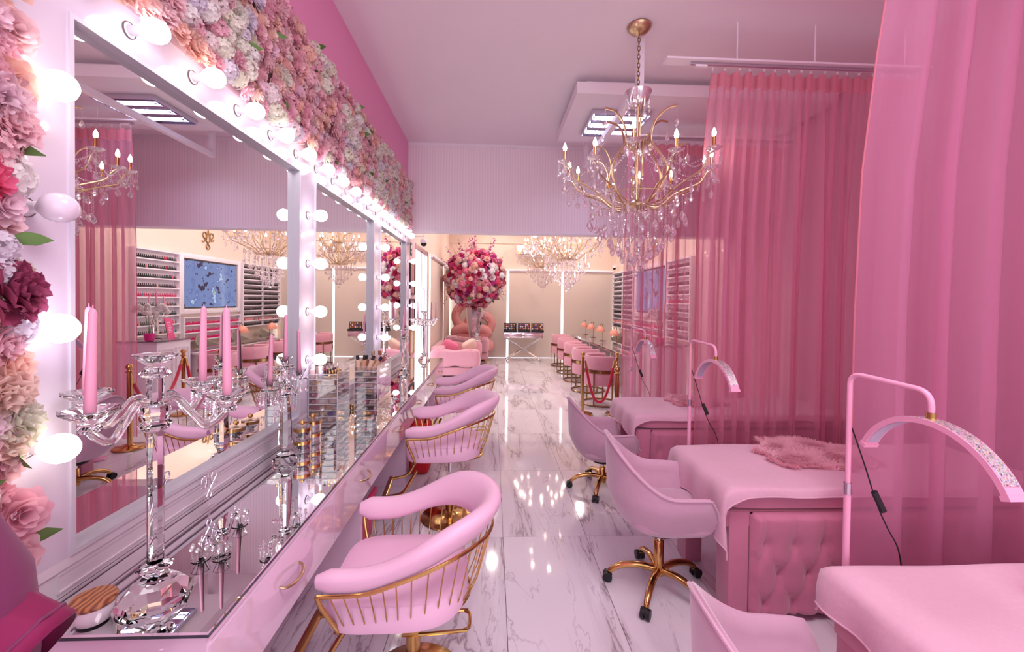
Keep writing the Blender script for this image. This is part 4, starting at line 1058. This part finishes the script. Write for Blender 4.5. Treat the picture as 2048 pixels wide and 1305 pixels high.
# ------------------------------------------------------------------ floor items by the counter
rb = thing('red_bag', 'red fabric bag with black lettering under the far end of the counter', 'bag', (-.70, 4.30, 0))
M().sup((0, 0, .255), (.20, .28, .50), .3, 24, 12).build('body', RED, rb)
M().tube(rounded([(.05, -.08, .49), (.07, -.07, .60), (.07, .07, .60), (.05, .08, .49)], .05), .008, 8).build('handle', BLACK, rb)
fc = bpy.data.curves.new('letter', 'FONT'); fc.body = 'f-'; fc.size = .30; fc.extrude = .003; fc.align_x = 'CENTER'; fc.offset = .006
fo = text_mesh(fc, BLACK); fo.parent = rb; fo.location = (0, -.142, .18); fo.rotation_euler = (pi/2, 0, 0)
pb = thing('pink_folder', 'deep pink folder leaning under the counter next to the second tub chair', 'folder', (-.88, 3.02, 0))
M().box(-.012, .012, -.14, .14, .0, .34, Matrix.Rotation(.12, 4, 'Y')).build('cover', mat('deep_pink_card', srgb(214, 60, 110), .5), pb, bevel=.003)

# ------------------------------------------------------------------ left wall extras
def picture(y, z, wy, hz, fm, label, art):
    t = thing('picture_frame', label, 'picture', (XL+.012, y, z)); q = .02
    M().box(-.002, .018, -wy/2, wy/2, hz/2-q, hz/2).box(-.002, .018, -wy/2, wy/2, -hz/2, -hz/2+q).box(-.002, .018, -wy/2, -wy/2+q, -hz/2+q, hz/2-q).box(-.002, .018, wy/2-q, wy/2, -hz/2+q, hz/2-q).build('frame', fm, t, smooth=False)
    M().box(-.001, .004, -wy/2+q, wy/2-q, -hz/2+q, hz/2-q).build('print', art, t, smooth=False)
artm = mat('floral_print', srgb(196, 140, 140), .4, noise=.5, nscale=30); artw = mat('certificate', srgb(240, 228, 214), .4, noise=.06, nscale=60)
picture(6.92, 2.05, .40, .52, BLACK, 'black-framed floral print beyond the mirrors, upper of the black pair', artm)
picture(6.92, 1.50, .40, .44, BLACK, 'black-framed floral print beyond the mirrors, lower of the black pair', artm)
picture(6.92, 1.03, .36, .40, GOLD, 'gold-framed certificate beyond the mirrors, upper of the gold pair', artw)
picture(6.92, .55, .36, .40, GOLD, 'gold-framed certificate beyond the mirrors, lower of the gold pair', artw)
t = thing('exit_sign', 'small dark green exit sign high beyond the mirrors', 'sign', (XL+.012, 6.82, 2.50)); M().box(-.003, .004, -.06, .06, -.1, .1).build('plate', mat('sign_green', srgb(40, 84, 66), .4), t)
M().box(.004, .006, -.045, .045, .01, .07).build('pictogram', WHITE, t); 
fc = bpy.data.curves.new('letter', 'FONT'); fc.body = 'EXIT'; fc.size = .05; fc.extrude = .001; fc.align_x = 'CENTER'; 
fo = text_mesh(fc, WHITE); fo.parent = t; fo.location = (.005, 0, -.06); fo.rotation_euler = (pi/2, 0, pi/2)
t = thing('switch_plate', 'white square switch box on the wall between mirror end and prints', 'switch', (XL+.012, 6.62, 1.80)); M().box(-.002, .03, -.05, .05, -.07, .07).build('plate', WHITE, t, bevel=.004); M().box(.03, .034, -.02, .02, -.03, .03).build('rocker', WHITE, t)
def dome_cam(loc, label, wall=None):
    t = thing('dome_camera', label, 'security camera', loc)
    M().lathe([(.05, .0), (.055, .01), (.055, .05), (.045, .065), (.01, .075)], 20).build('housing', WHITE, t)
    M().sph((0, 0, -.005), .05, 18, 12).build('dome', mat('dark_dome', (.01, .01, .012, 1), .05), t)
    M().cyl((0, 0, .07), (0, 0, .15), .008).cyl((0, 0, .11), wall, .012).build('bracket', WHITE, t)
dome_cam((-1.12, 6.98, 2.62), 'black-domed security camera on the wall above the black-framed prints', (-.18, 0, .11))
dome_cam((3.60, 12.6, 2.72), 'black-domed security camera in the far corner above the blinds', (.12, 0, .11))

# ------------------------------------------------------------------ back room seating and flowers
def tuft_block(c, sz, nx, e=.25):
    b = M(); b.sup(c, sz, e, 36, 16)
    v = []
    for p in b.v:
        q = p[0]-c[0]; f = abs(sin(pi*nx*(q/sz[0]+.5))); top = p[2] > c[2]+sz[2]*.1
        k = .040*(1-f)**3 if top or True else 0
        d = Vector((0, p[1]-c[1], p[2]-c[2])); l = d.length+1e-6; d = d/l
        v.append((p[0], p[1]-d.y*k, p[2]-d.z*k))
    b.v = v; return b
def sofa(label, x0, y0, wx, ly, H_=.72):
    # back against the wall x0, arms at y0 and y0+ly
    t = thing('tufted_sofa', label, 'sofa', (x0, y0, 0))
    M().box(.03, wx-.03, .04, ly-.04, .20, .36).build('base', SOFAV, t, bevel=.02)
    M().sup((wx/2+.06, ly/2, .42), (wx-.20, ly-.36, .20), .2, 30, 12).build('seat_cushion', SOFAV, t)
    tuft_block((wx/2, .12, .54), (wx, .26, .36), 6).build('arm', SOFAV, t)
    tuft_block((wx/2, ly-.12, .54), (wx, .26, .36), 6).build('arm', SOFAV, t)
    b = M().sup((.13, ly/2, .56), (.28, ly-.2, .40), .25, 20, 12); b.build('backrest', SOFAV, t)
    bt = M().sph((0, 0, 0), .011, 8, 5).mesh('button', SOFAV)
    for i in range(1, 6): inst('button', bt, t, (wx*i/6, -.008, .64)); 
    for x in (.08, wx-.08):
        for y in (.1, ly-.1): M().cyl((x, y, .001), (x, y, .21), .014).build('leg', GOLD, t)
sofa('tufted pink sofa with gold legs behind the last tub chair', -1.24, 8.55, 1.0, 1.95, .72)
sofa('tufted pink sofa beneath the big bouquet, partly hidden by the nearer sofa', -1.20, 11.0, 1.12, .82)
for k, (x, y, r, lb, m) in enumerate(((-.90, 9.12, (.3, .5, .2), 'fluffy bright pink cushion on the tufted sofa', mat('pink_fluff', srgb(240, 130, 160), .95, bump=.6, nscale=60)), (-.50, 9.30, (.5, -.5, .4), 'cream ribbed cushion leaning on the tufted sofa', mat('cream_knit', srgb(238, 206, 190), .9, bump=.4, nscale=90)))):
    tag(M().sup((0, 0, 0), (.34, .13, .28), .55, 24, 12).build('cushion', m, loc=(x, y, .72)), lb, 'cushion').rotation_euler = r
pd = thing('mirrored_pedestal', 'low mirrored pedestal carrying the tall bouquet vase between the sofas', 'pedestal', (-.45, 10.75, 0))
M().box(-.16, .16, -.16, .16, .03, .70).build('body', SILVER, pd, bevel=.006); M().box(-.19, .19, -.19, .19, 0, .03).build('foot', SILVER, pd, bevel=.004); M().box(-.18, .18, -.18, .18, .70, .72).build('top', MIRROR, pd, bevel=.003)
vs_ = thing('tall_vase', 'tall faceted mirrored-glass vase under the giant bouquet', 'vase', (-.45, 10.75, .722))
M().lathe([(.13, 0), (.14, .012), (.10, .04), (.11, .07), (.16, .30), (.20, .55), (.225, .80), (.215, .80), (.19, .55), (.14, .2), (.08, .09), (.001, .08)], 10).build('body', VASEG, vs_, ang=15)
bq = thing('bouquet', 'giant round bouquet of orchids, roses and hydrangeas in the tall vase', 'bouquet', (-.45, 10.75, 2.27))
M().sph((0, 0, 0), .55, 16, 12).build('core', mat('moss', srgb(112, 96, 84), .9), bq)
BQ = [(206, 80, 160), (246, 244, 246), (250, 240, 244), (240, 150, 180), (236, 96, 140), (248, 206, 198), (196, 50, 100), (246, 186, 200), (222, 120, 180), (250, 226, 214), (248, 240, 246)]
rnd = random.Random(11); cnt2 = dict(rose=0, peony=0, hydrangea=0)
for k in range(560):
    z = 1-2*(k+.5)/560; a = k*2.399963; r = sqrt(1-z*z); n_ = Vector((r*cos(a), r*sin(a), z))
    kind = rnd.choice(('rose', 'hydrangea', 'hydrangea', 'peony')); 
    if cnt2[kind] >= 290: kind = 'rose'
    cnt2[kind] += 1
    me = rnd.choice({'rose': ROSES, 'peony': PEONY, 'hydrangea': HYDR}[kind])
    cl = BQ[int((sin(a*1.1+z*6)+sin(n_.x*7)+2+rnd.uniform(0, 1.6))*1.7) % len(BQ)] if rnd.random() < .6 else rnd.choice(BQ)
    q = n_.to_track_quat('Z', 'Y').to_euler()
    inst(kind, me, bq, n_*rnd.uniform(.58, .74), (q[0]+rnd.uniform(-.3, .3), q[1]+rnd.uniform(-.3, .3), q[2]), rnd.uniform(1.1, 1.7), srgb(*cl))
sp_m = [M() for _ in range(3)]
for i, b in enumerate(sp_m):
    for k in range(11):
        f = k/10; T = Matrix.Translation((.03*sin(k*2.4), .03*cos(k*2.4), .40*f)) @ Matrix.Rotation(k*2.4, 4, 'Z') @ Matrix.Rotation(.9, 4, 'X'); s = .030*(1-.5*f)
        for j in range(5):
            R5 = Matrix.Rotation(j*2*pi/5, 4, 'Z'); b.add([T @ R5 @ Vector(v) for v in ((0, 0, 0), (s*.8, -s*.5, .003), (s*1.3, 0, .008), (s*.8, s*.5, .003))], [(0, 1, 2, 3)])
    b.tube([(0, 0, -.1), (0, 0, .2), (.01, 0, .4)], .003, 4)
SPM = [b.mesh('orchid_spray', PETAL, ang=180) for b in sp_m]
for k in range(46):
    a = rnd.uniform(0, 2*pi); zz = rnd.uniform(-1, 1); 
    if k < 12: zz = rnd.uniform(.6, 1)
    r = sqrt(1-zz*zz); n_ = Vector((r*cos(a), r*sin(a), zz)); d = (n_+Vector((0, 0, .5 if zz > 0 else -1.4))).normalized(); q = d.to_track_quat('Z', 'Y').to_euler()
    inst('orchid_spray', SPM[k % 3], bq, n_*.66, q, rnd.uniform(.7, 1.15), srgb(*rnd.choice([(176, 40, 140), (200, 80, 170), (246, 240, 244), (240, 190, 190), (226, 200, 180)])))
inst('orchid_spray', SPM[0], bq, (-.02, -.1, .60), (.05, .02, 0), 1.3, srgb(170, 40, 140)); inst('orchid_spray', SPM[1], bq, (.30, -.1, .52), (.1, .4, 0), 1.2, srgb(190, 60, 150))
for k in range(26):
    a = rnd.uniform(0, 6.3); inst('leaf', LEAFM, bq, (.5*cos(a), .5*sin(a), -.48), (rnd.uniform(0, 6), rnd.uniform(0, 6), a), 2.4)
tc = thing('tube_chair', 'puffy pink chair of looping fat tubes in the far corner behind the bouquet', 'chair', (-.55, 12.35, 0))
TV_ = mat('salmon_boucle', srgb(222, 152, 150), .85, bump=.3, nscale=120)
def loop(cx_, cz, rx, rz, y, r, nm, tilt=0, ph=0):
    M().tube([(cx_+rx*cos(2*pi*k/28), y+tilt*sin(2*pi*k/28+ph), cz+rz*sin(2*pi*k/28)) for k in range(28)], r, 12, closed=True).build(nm, TV_, tc)
loop(-.24, 1.25, .27, .32, .14, .13, 'back_loop', .04); loop(.18, 1.02, .34, .28, .20, .13, 'back_loop', .05, 1); loop(-.05, .78, .46, .14, .0, .14, 'arm_loop', .06, 2)
M().tube([(.48*cos(2*pi*k/28), -.05+.36*sin(2*pi*k/28), .42+.04*sin(4*pi*k/28)) for k in range(28)], .15, 12, closed=True).build('seat_loop', TV_, tc)
M().sup((0, -.05, .22), (.95, .75, .42), .5, 24, 10).build('seat', TV_, tc)
# console with crossed chrome legs
cs = thing('console_table', 'mirrored console with two drawers on crossed chrome legs against the far blinds', 'table', (.885, 12.3, 0))
M().box(-.55, .55, -.19, .19, .66, .80).build('body', MIRROR, cs, bevel=.003)
M().box(-.56, .56, -.20, .20, .801, .815).build('top', SILVER, cs, bevel=.003)
for s in (-1, 1):
    d_ = M().box(s*.28-.25, s*.28+.25, -.203, -.191, .675, .79).build('drawer', mat('antique_mirror', srgb(226, 200, 212), .12, .6), cs, bevel=.003); M().sph((s*.28, -.212, .73), .012, 10, 8).build('knob', CHROME, d_)
for y in (-.15, .15):
    for s in (-1, 1): M().tube([(-.50*s, y, .012), (.50*s, y, .655)], .016, 4).build('leg', CHROME, cs, smooth=False)
for s in (-1, 1): M().tube([(s*.50, -.17, .012), (s*.50, .17, .012)], .014, 8).build('foot_bar', CHROME, cs)
for k, (x, wx) in enumerate(((-.36, .38), (.03, .36), (.40, .36))):
    t = thing('makeup_case', ('open black makeup palette case at the end nearest the bouquet, on the console', 'open black makeup palette case in the middle of the console', 'open black makeup palette case at the end nearest the lamps, on the console')[k], 'makeup case', (.885+x*1.04, 12.3, .816))
    M().box(-wx/2+.005, wx/2-.005, -.12, .12, 0, .05).build('tray', BLACK, t, bevel=.004)
    M().box(-wx/2+.005, wx/2-.005, .06, .075, .05, .25).build('lid', BLACK, t, bevel=.004)
    for i in range(7):
        for j in range(3):
            mm = random.choice([GOLD, ROSEM, SKIN[0], VIO, SKIN[2], WHITE]); M().box(-wx/2+.03+i*.045, -wx/2+.06+i*.045, .052, .0595, .075+j*.055, .115+j*.055).build('pan', mm, t, smooth=False)
ac = thing('air_conditioner', 'white wall air conditioner above the far blinds, behind the chandeliers', 'air conditioner', (1.15, YB-.12, 3.20))
M().sup((0, 0, 0), (.92, .22, .31), .15, 30, 12).build('body', WHITE, ac); M().box(-.40, .40, -.114, -.10, -.12, -.095).build('outlet', GREYB, ac)

# ------------------------------------------------------------------ manicure row
tb = thing('manicure_table', 'long mirrored manicure table running along the row of barrel chairs', 'table', (2.36, 7.62, 0))
M().box(0, .62, 0, 5.0, .738, .75).build('glass_top', MIRROR, tb, smooth=False); M().box(.004, .616, .004, 4.996, .70, .737).build('apron', mat('mirror_trimmed', srgb(210, 190, 190), .15, .7), tb, smooth=False)
for k in range(6): M().box(.06, .56, .05+k*.95, .12+k*.95, .001, .70).build('leg_panel', mat('veined_panel', srgb(222, 206, 206), .3, noise=.12, nscale=9), tb, smooth=False)
def barrel_chair(label):
    t = thing('barrel_chair', label, 'chair')
    # opening towards +x (the table)
    def shell(z0, z1, nm):
        rows = []
        for i in range(25):
            a = radians(62)+radians(236)*i/24; x, y = .30*cos(a), .30*sin(a)
            rows.append([(x*1.02, y*1.02, z0), (x*1.05, y*1.05, (z0+z1)/2), (x*1.02, y*1.02, z1-.02), (x*.97, y*.97, z1), (x*.86, y*.86, z1), (x*.80, y*.80, z1-.02), (x*.80, y*.80, z0), ])
        M().grid(rows, True, True, True).build(nm, SOFAV, t)
    shell(.60, .82, 'backrest'); shell(.34, .56, 'lower_shell')
    M().lathe([(.05, .38), (.25, .385), (.262, .41), (.262, .47), (.24, .50), (.02, .505)], 28).build('seat', SOFAV, t)
    M().lathe([(.24, .335), (.24, .38)], 28).build('seat_base', SOFAV, t)
    bnd = [(.315*cos(radians(62)+radians(236)*i/24), .315*sin(radians(62)+radians(236)*i/24)) for i in range(25)]
    M().grid([[(x, y, .545), (x, y, .595)] for x, y in bnd]+[]).grid([[(x*.9, y*.9, .545), (x*.9, y*.9, .595)] for x, y in bnd]).build('back_band', BRASS, t)
    for r in (.31,): M().tube([(r*cos(2*pi*k/36), r*sin(2*pi*k/36), .016) for k in range(36)], .014, 6, closed=True, flat=1).build('floor_ring', BRASS, t)
    for a in (70, 125, 180, 235, 290):
        a = radians(a); M().box(-.012, .012, -.005, .005, .02, .60, Matrix.Translation((.318*cos(a), .318*sin(a), 0)) @ Matrix.Rotation(a+pi/2, 4, 'Z')).build('leg', BRASS, t, smooth=False)
    return t
bc = barrel_chair('pink barrel chair with a brass band, nearest of the row and behind the rope')
for k, (y, lb) in enumerate(((7.13, None), (8.18, 'pink barrel chair with a brass band, second from the rope'), (9.2, 'pink barrel chair with a brass band, middle of the row of five'), (10.2, 'pink barrel chair with a brass band, fourth from the rope'), (11.35, 'pink barrel chair with a brass band, nearest to the far blinds'))):
    o = bc if k == 0 else copy_tree(bc, label=lb)
    o.location = (1.84+.012*k, y, 0); o['group'] = 'pink barrel chairs along the manicure table'
gc = thing('shell_chair', 'grey velvet shell chair behind the manicure table, nearest to the desk', 'chair', (3.28, 9.3, 0))
rows = []
for i in range(21):
    a = radians(-75)+radians(150)*i/20; h = .92-.22*abs(a)/radians(75)
    rows.append([(.30*cos(a)*k, .30*sin(a)*k, z) for k, z in ((.75, .40), (1.0, .50), (1.08, h-.03), (1.05, h), (.98, h-.02), (.9, .5), (.68, .44))])
M().grid(rows, True, True, True).build('shell', GREYV, gc); M().sup((-.02, 0, .44), (.5, .5, .12), .6).build('seat', GREYV, gc)
for sx_ in (-.17, .17):
    for sy_ in (-.17, .17): M().cyl((sx_, sy_, .40), (sx_*1.3, sy_*1.3, .001), .014, .009).build('leg', BRASS, gc)
copy_tree(gc, (3.28, 10.5, 0), 0, 'grey velvet shell chair behind the middle of the manicure table'); copy_tree(gc, (3.28, 11.7, 0), 0, 'grey velvet shell chair behind the far end of the manicure table')
dl = thing('dome_lamp', 'small salmon dome lamp on the manicure table, nearest the rope', 'lamp', (2.72, 9.25, .751))
M().lathe([(.07, 0), (.072, .008), (.01, .014)], 20).build('base', BRASS, dl)
M().tube(rounded([(0, 0, .01), (0, 0, .42), (-.06, 0, .42), (-.06, 0, .36)], .04), .007, 8).build('pole', BRASS, dl)
M().lathe([(.012, .37), (.03, .362), (.075, .33), (.105, .27), (.110, .225), (.106, .225), (.10, .27), (.07, .32), (.012, .352)], 24, (-.06, 0, 0)).build('shade', mat('salmon_enamel', srgb(240, 160, 138), .35), dl)
for y, lb in ((10.45, 'small salmon dome lamp, second from the rope'), (11.45, 'small salmon dome lamp, third from the rope'), (12.35, 'small salmon dome lamp, last before the far blinds')): copy_tree(dl, (2.72, y, .751), .1, lb)
for k, y in enumerate((8.9, 9.9, 10.9, 11.9)):
    t = thing('acrylic_stand', 'small clear acrylic display stand on the manicure table', 'stand', (2.6, y, .751), 0, 'acrylic stands on the manicure table')
    M().box(-.08, .08, -.06, .06, 0, .006).box(-.08, .08, .05, .056, .006, .07).box(-.08, .08, -.01, -.004, .006, .05).build('body', ACR, t, smooth=False)

# ------------------------------------------------------------------ rope posts
ps = thing('rope_post', 'polished gold rope post holding the free end of the red rope', 'post', (1.375, 6.42, 0))
M().lathe([(.155, .001), (.158, .012), (.15, .022), (.07, .034), (.032, .05), (.027, .055)], 32).build('base', GOLD, ps)
M().lathe([(.0255, .05), (.0255, .85), (.036, .855), (.036, .866), (.02, .872), (.018, .885)], 20).build('pole', GOLD, ps)
M().sph((0, 0, .917), .036, 18, 12).build('ball', GOLD, ps)
copy_tree(ps, (1.895, 6.42, 0), 0, 'polished gold rope post between the two red ropes'); copy_tree(ps, (1.475, 4.98, 0), 0, 'polished gold rope post closest to the farthest treatment bed')
def rope(a, b, sag, label):
    t = thing('velvet_rope', label, 'rope', a); A = Vector((0, 0, 0)); B = Vector(b)-Vector(a); u = (Vector((B.x, B.y, 0))).normalized()*.03
    P = []
    for i in range(25):
        f = i/24; p = A.lerp(B, f); q = 2*f-1; p.z -= sag*(1-abs(q)**2.3); P.append(p)
    M().tube(P[1:-1], .021, 10).build('cord', ROPE, t)
    for p, q in ((P[0], P[1]), (P[-1], P[-2])): M().cyl(p, q, .012, .019).build('hook_cap', GOLD, t)
rope((1.415, 6.42, .82), (1.855, 6.42, .82), .63, 'red velvet rope hanging in a loop between the two far gold posts')
rope((1.50, 5.02, .80), (1.88, 6.38, .82), .45, 'red velvet rope running from the near gold post to the far pair')

# ------------------------------------------------------------------ reception desk, television, polish shelves
ds = thing('reception_desk', 'white panelled reception desk with a dark glass top by the polish shelves', 'desk', (2.60, 6.86, 0))
M().box(0, .58, 0, .74, .06, .99).build('body', WHITE, ds, smooth=False); M().box(.02, .56, .02, .72, .001, .06).build('plinth', WHITE, ds, smooth=False); M().box(-.02, .60, -.02, .75, .991, 1.012).build('top', mat('dark_glass_top', srgb(150, 140, 146), .05, .5), ds, smooth=False)
for k in range(2):
    y = .04+k*.36
    for q in ((y, y+.30, .86, .885), (y, y+.30, .16, .185), (y, y+.025, .185, .86), (y+.275, y+.30, .185, .86)): M().box(-.014, -.001, *q).build('moulding', WHITE, ds, smooth=False)
sg = thing('counter_sign', 'bright pink standing price card on the reception desk', 'sign', (2.78, 7.42, 1.013), -.25)
M().box(-.004, .004, -.12, .12, .0, .34, Matrix.Rotation(.18, 4, 'Y')).build('card', mat('pink_card', srgb(232, 66, 140), .3), sg, smooth=False)
for k in range(7): M().box(-.0055, -.0042, -.06+.01*(k % 2), .06-.012*(k % 3), .10+.027*k, .108+.027*k, Matrix.Rotation(.18, 4, 'Y')).build('text_line', WHITE, sg, smooth=False)
oc = thing('orchid_plant', 'white orchid in a pink pot on the reception desk', 'plant', (2.74, 6.90, 1.0125))
M().lathe([(.04, 0), (.06, .01), (.075, .12), (.07, .12), (.001, .10)], 20).build('pot', mat('fuchsia_pot', srgb(220, 50, 140), .3), oc)
for k in range(3):
    a = k*2.1; M().tube(bez([(0, 0, .1), (.05*cos(a), .05*sin(a), .35), (.12*cos(a), .12*sin(a), .55), (.26*cos(a), .26*sin(a), .52)], 5), .004, 5).build('stem', LEAF, oc)
    for q in range(7): inst('blossom', HYDR[q % 3], oc, ((.08+.028*q)*cos(a)*1.0, (.08+.028*q)*sin(a), .44+.11*sin(q*.5)), (a, q, 0), .8, srgb(248, 240, 240))
tv = thing('television', 'wall television showing a pale blue street scene between the polish shelves', 'television', (XR-.03, 9.885, 1.98))
M().box(-.05, -.02, -.90, .90, -.50, .50).build('body', BLACK, tv, smooth=False); M().box(-.054, -.0505, -.88, .88, -.485, .485).build('screen', TVP, tv, smooth=False)
M().box(-.08, -.001, -1.03, -.92, -.62, .62).box(-.08, -.001, .92, 1.03, -.62, .62).box(-.08, -.001, -.92, .92, .52, .62).box(-.08, -.001, -.92, .92, -.62, -.52).build('surround', WHITE, tv, bevel=.01)
lg = thing('wall_monogram', 'gold scroll monogram on the cream wall above the television', 'emblem', (XR-.045, 9.8, 2.95))
mono(M(), .20, Matrix.Rotation(pi/2, 4, 'Z') @ Matrix.Rotation(pi/2, 4, 'X') @ Matrix.Scale(-1, 4, (1, 0, 0))).build('scroll', GOLD, lg)
PB = [mat('polish_%s' % n, srgb(*c_), .2, coat=.5) for n, c_ in (('black', (30, 24, 28)), ('plum', (70, 30, 50)), ('grey', (96, 84, 84)), ('fuchsia', (214, 40, 110)), ('blush', (226, 150, 150)), ('teal', (90, 150, 170)), ('red', (170, 24, 44)))]
BM = [M().lathe([(.014, 0), (.016, .003), (.016, .032), (.008, .038), (.008, .066), (.006, .068)], 6).mesh('polish_bottle', m) for m in PB]
nb_ = 0
def shelves(y0, y1, z0, z1, ns, label, bay, pal, seed):
    global nb_
    t = thing('polish_shelf', label, 'shelf', (XR-.031, y0, z0)); W = y1-y0; H_ = z1-z0
    M().box(-.005, 0, 0, W, 0, H_).build('back', WHITE, t, smooth=False)
    for q in (0, W): M().box(-.11, -.005, q-.012, q+.012, -.02, H_+.02).build('upright', WHITE, t, smooth=False)
    if bay: M().box(-.11, -.005, W/2-.012, W/2+.012, 0, H_).build('upright', WHITE, t, smooth=False)
    for k in range(ns+1):
        z = H_*k/ns; M().box(-.11, -.005, .012, W-.012, z-.012, z+.012).build('board', WHITE, t, smooth=False)
    rnd = random.Random(seed); bulk = M()
    for k in range(ns):
        z = H_*k/ns+.0125; y = .05; row = rnd.choice(pal)
        while y < W-.05:
            if not (bay and abs(y-W/2) < .03):
                i = row if rnd.random() < .8 else rnd.randrange(len(BM))
                x_ = XR-.031-.085
                if nb_ < 290 and (k % 2 == 1 or seed == 1):
                    o = inst('polish_bottle', BM[i], None, (x_, y0+y, z0+z+.0005)); tag(o, 'small nail polish bottle in a row on the white wall shelves', 'nail polish', 'nail polish bottles on the wall shelves'); nb_ += 1
                else:
                    bulk.lathe([(.016, 0), (.016, .036), (.008, .040), (.007, .068)], 5, (x_-(XR-.031), y, z))
            y += .042
    if bulk.v:
        o = bulk.build('packed_bottles', PB[pal[0]], t); o['kind'] = 'stuff'
shelves(7.75, 8.80, 1.0, 2.56, 9, 'white wall shelf of polish bottles behind the reception desk', False, [0, 2, 1, 0, 3, 0], 1)
shelves(10.98, 12.80, .98, 2.56, 12, 'white two-bay wall shelf of dark polish bottles past the television', True, [0, 2, 0, 1, 0, 0, 4], 2)
shelves(8.93, 10.85, .80, 1.28, 3, 'low white wall shelf of colourful polish bottles beneath the television', False, [3, 5, 4, 1], 3)
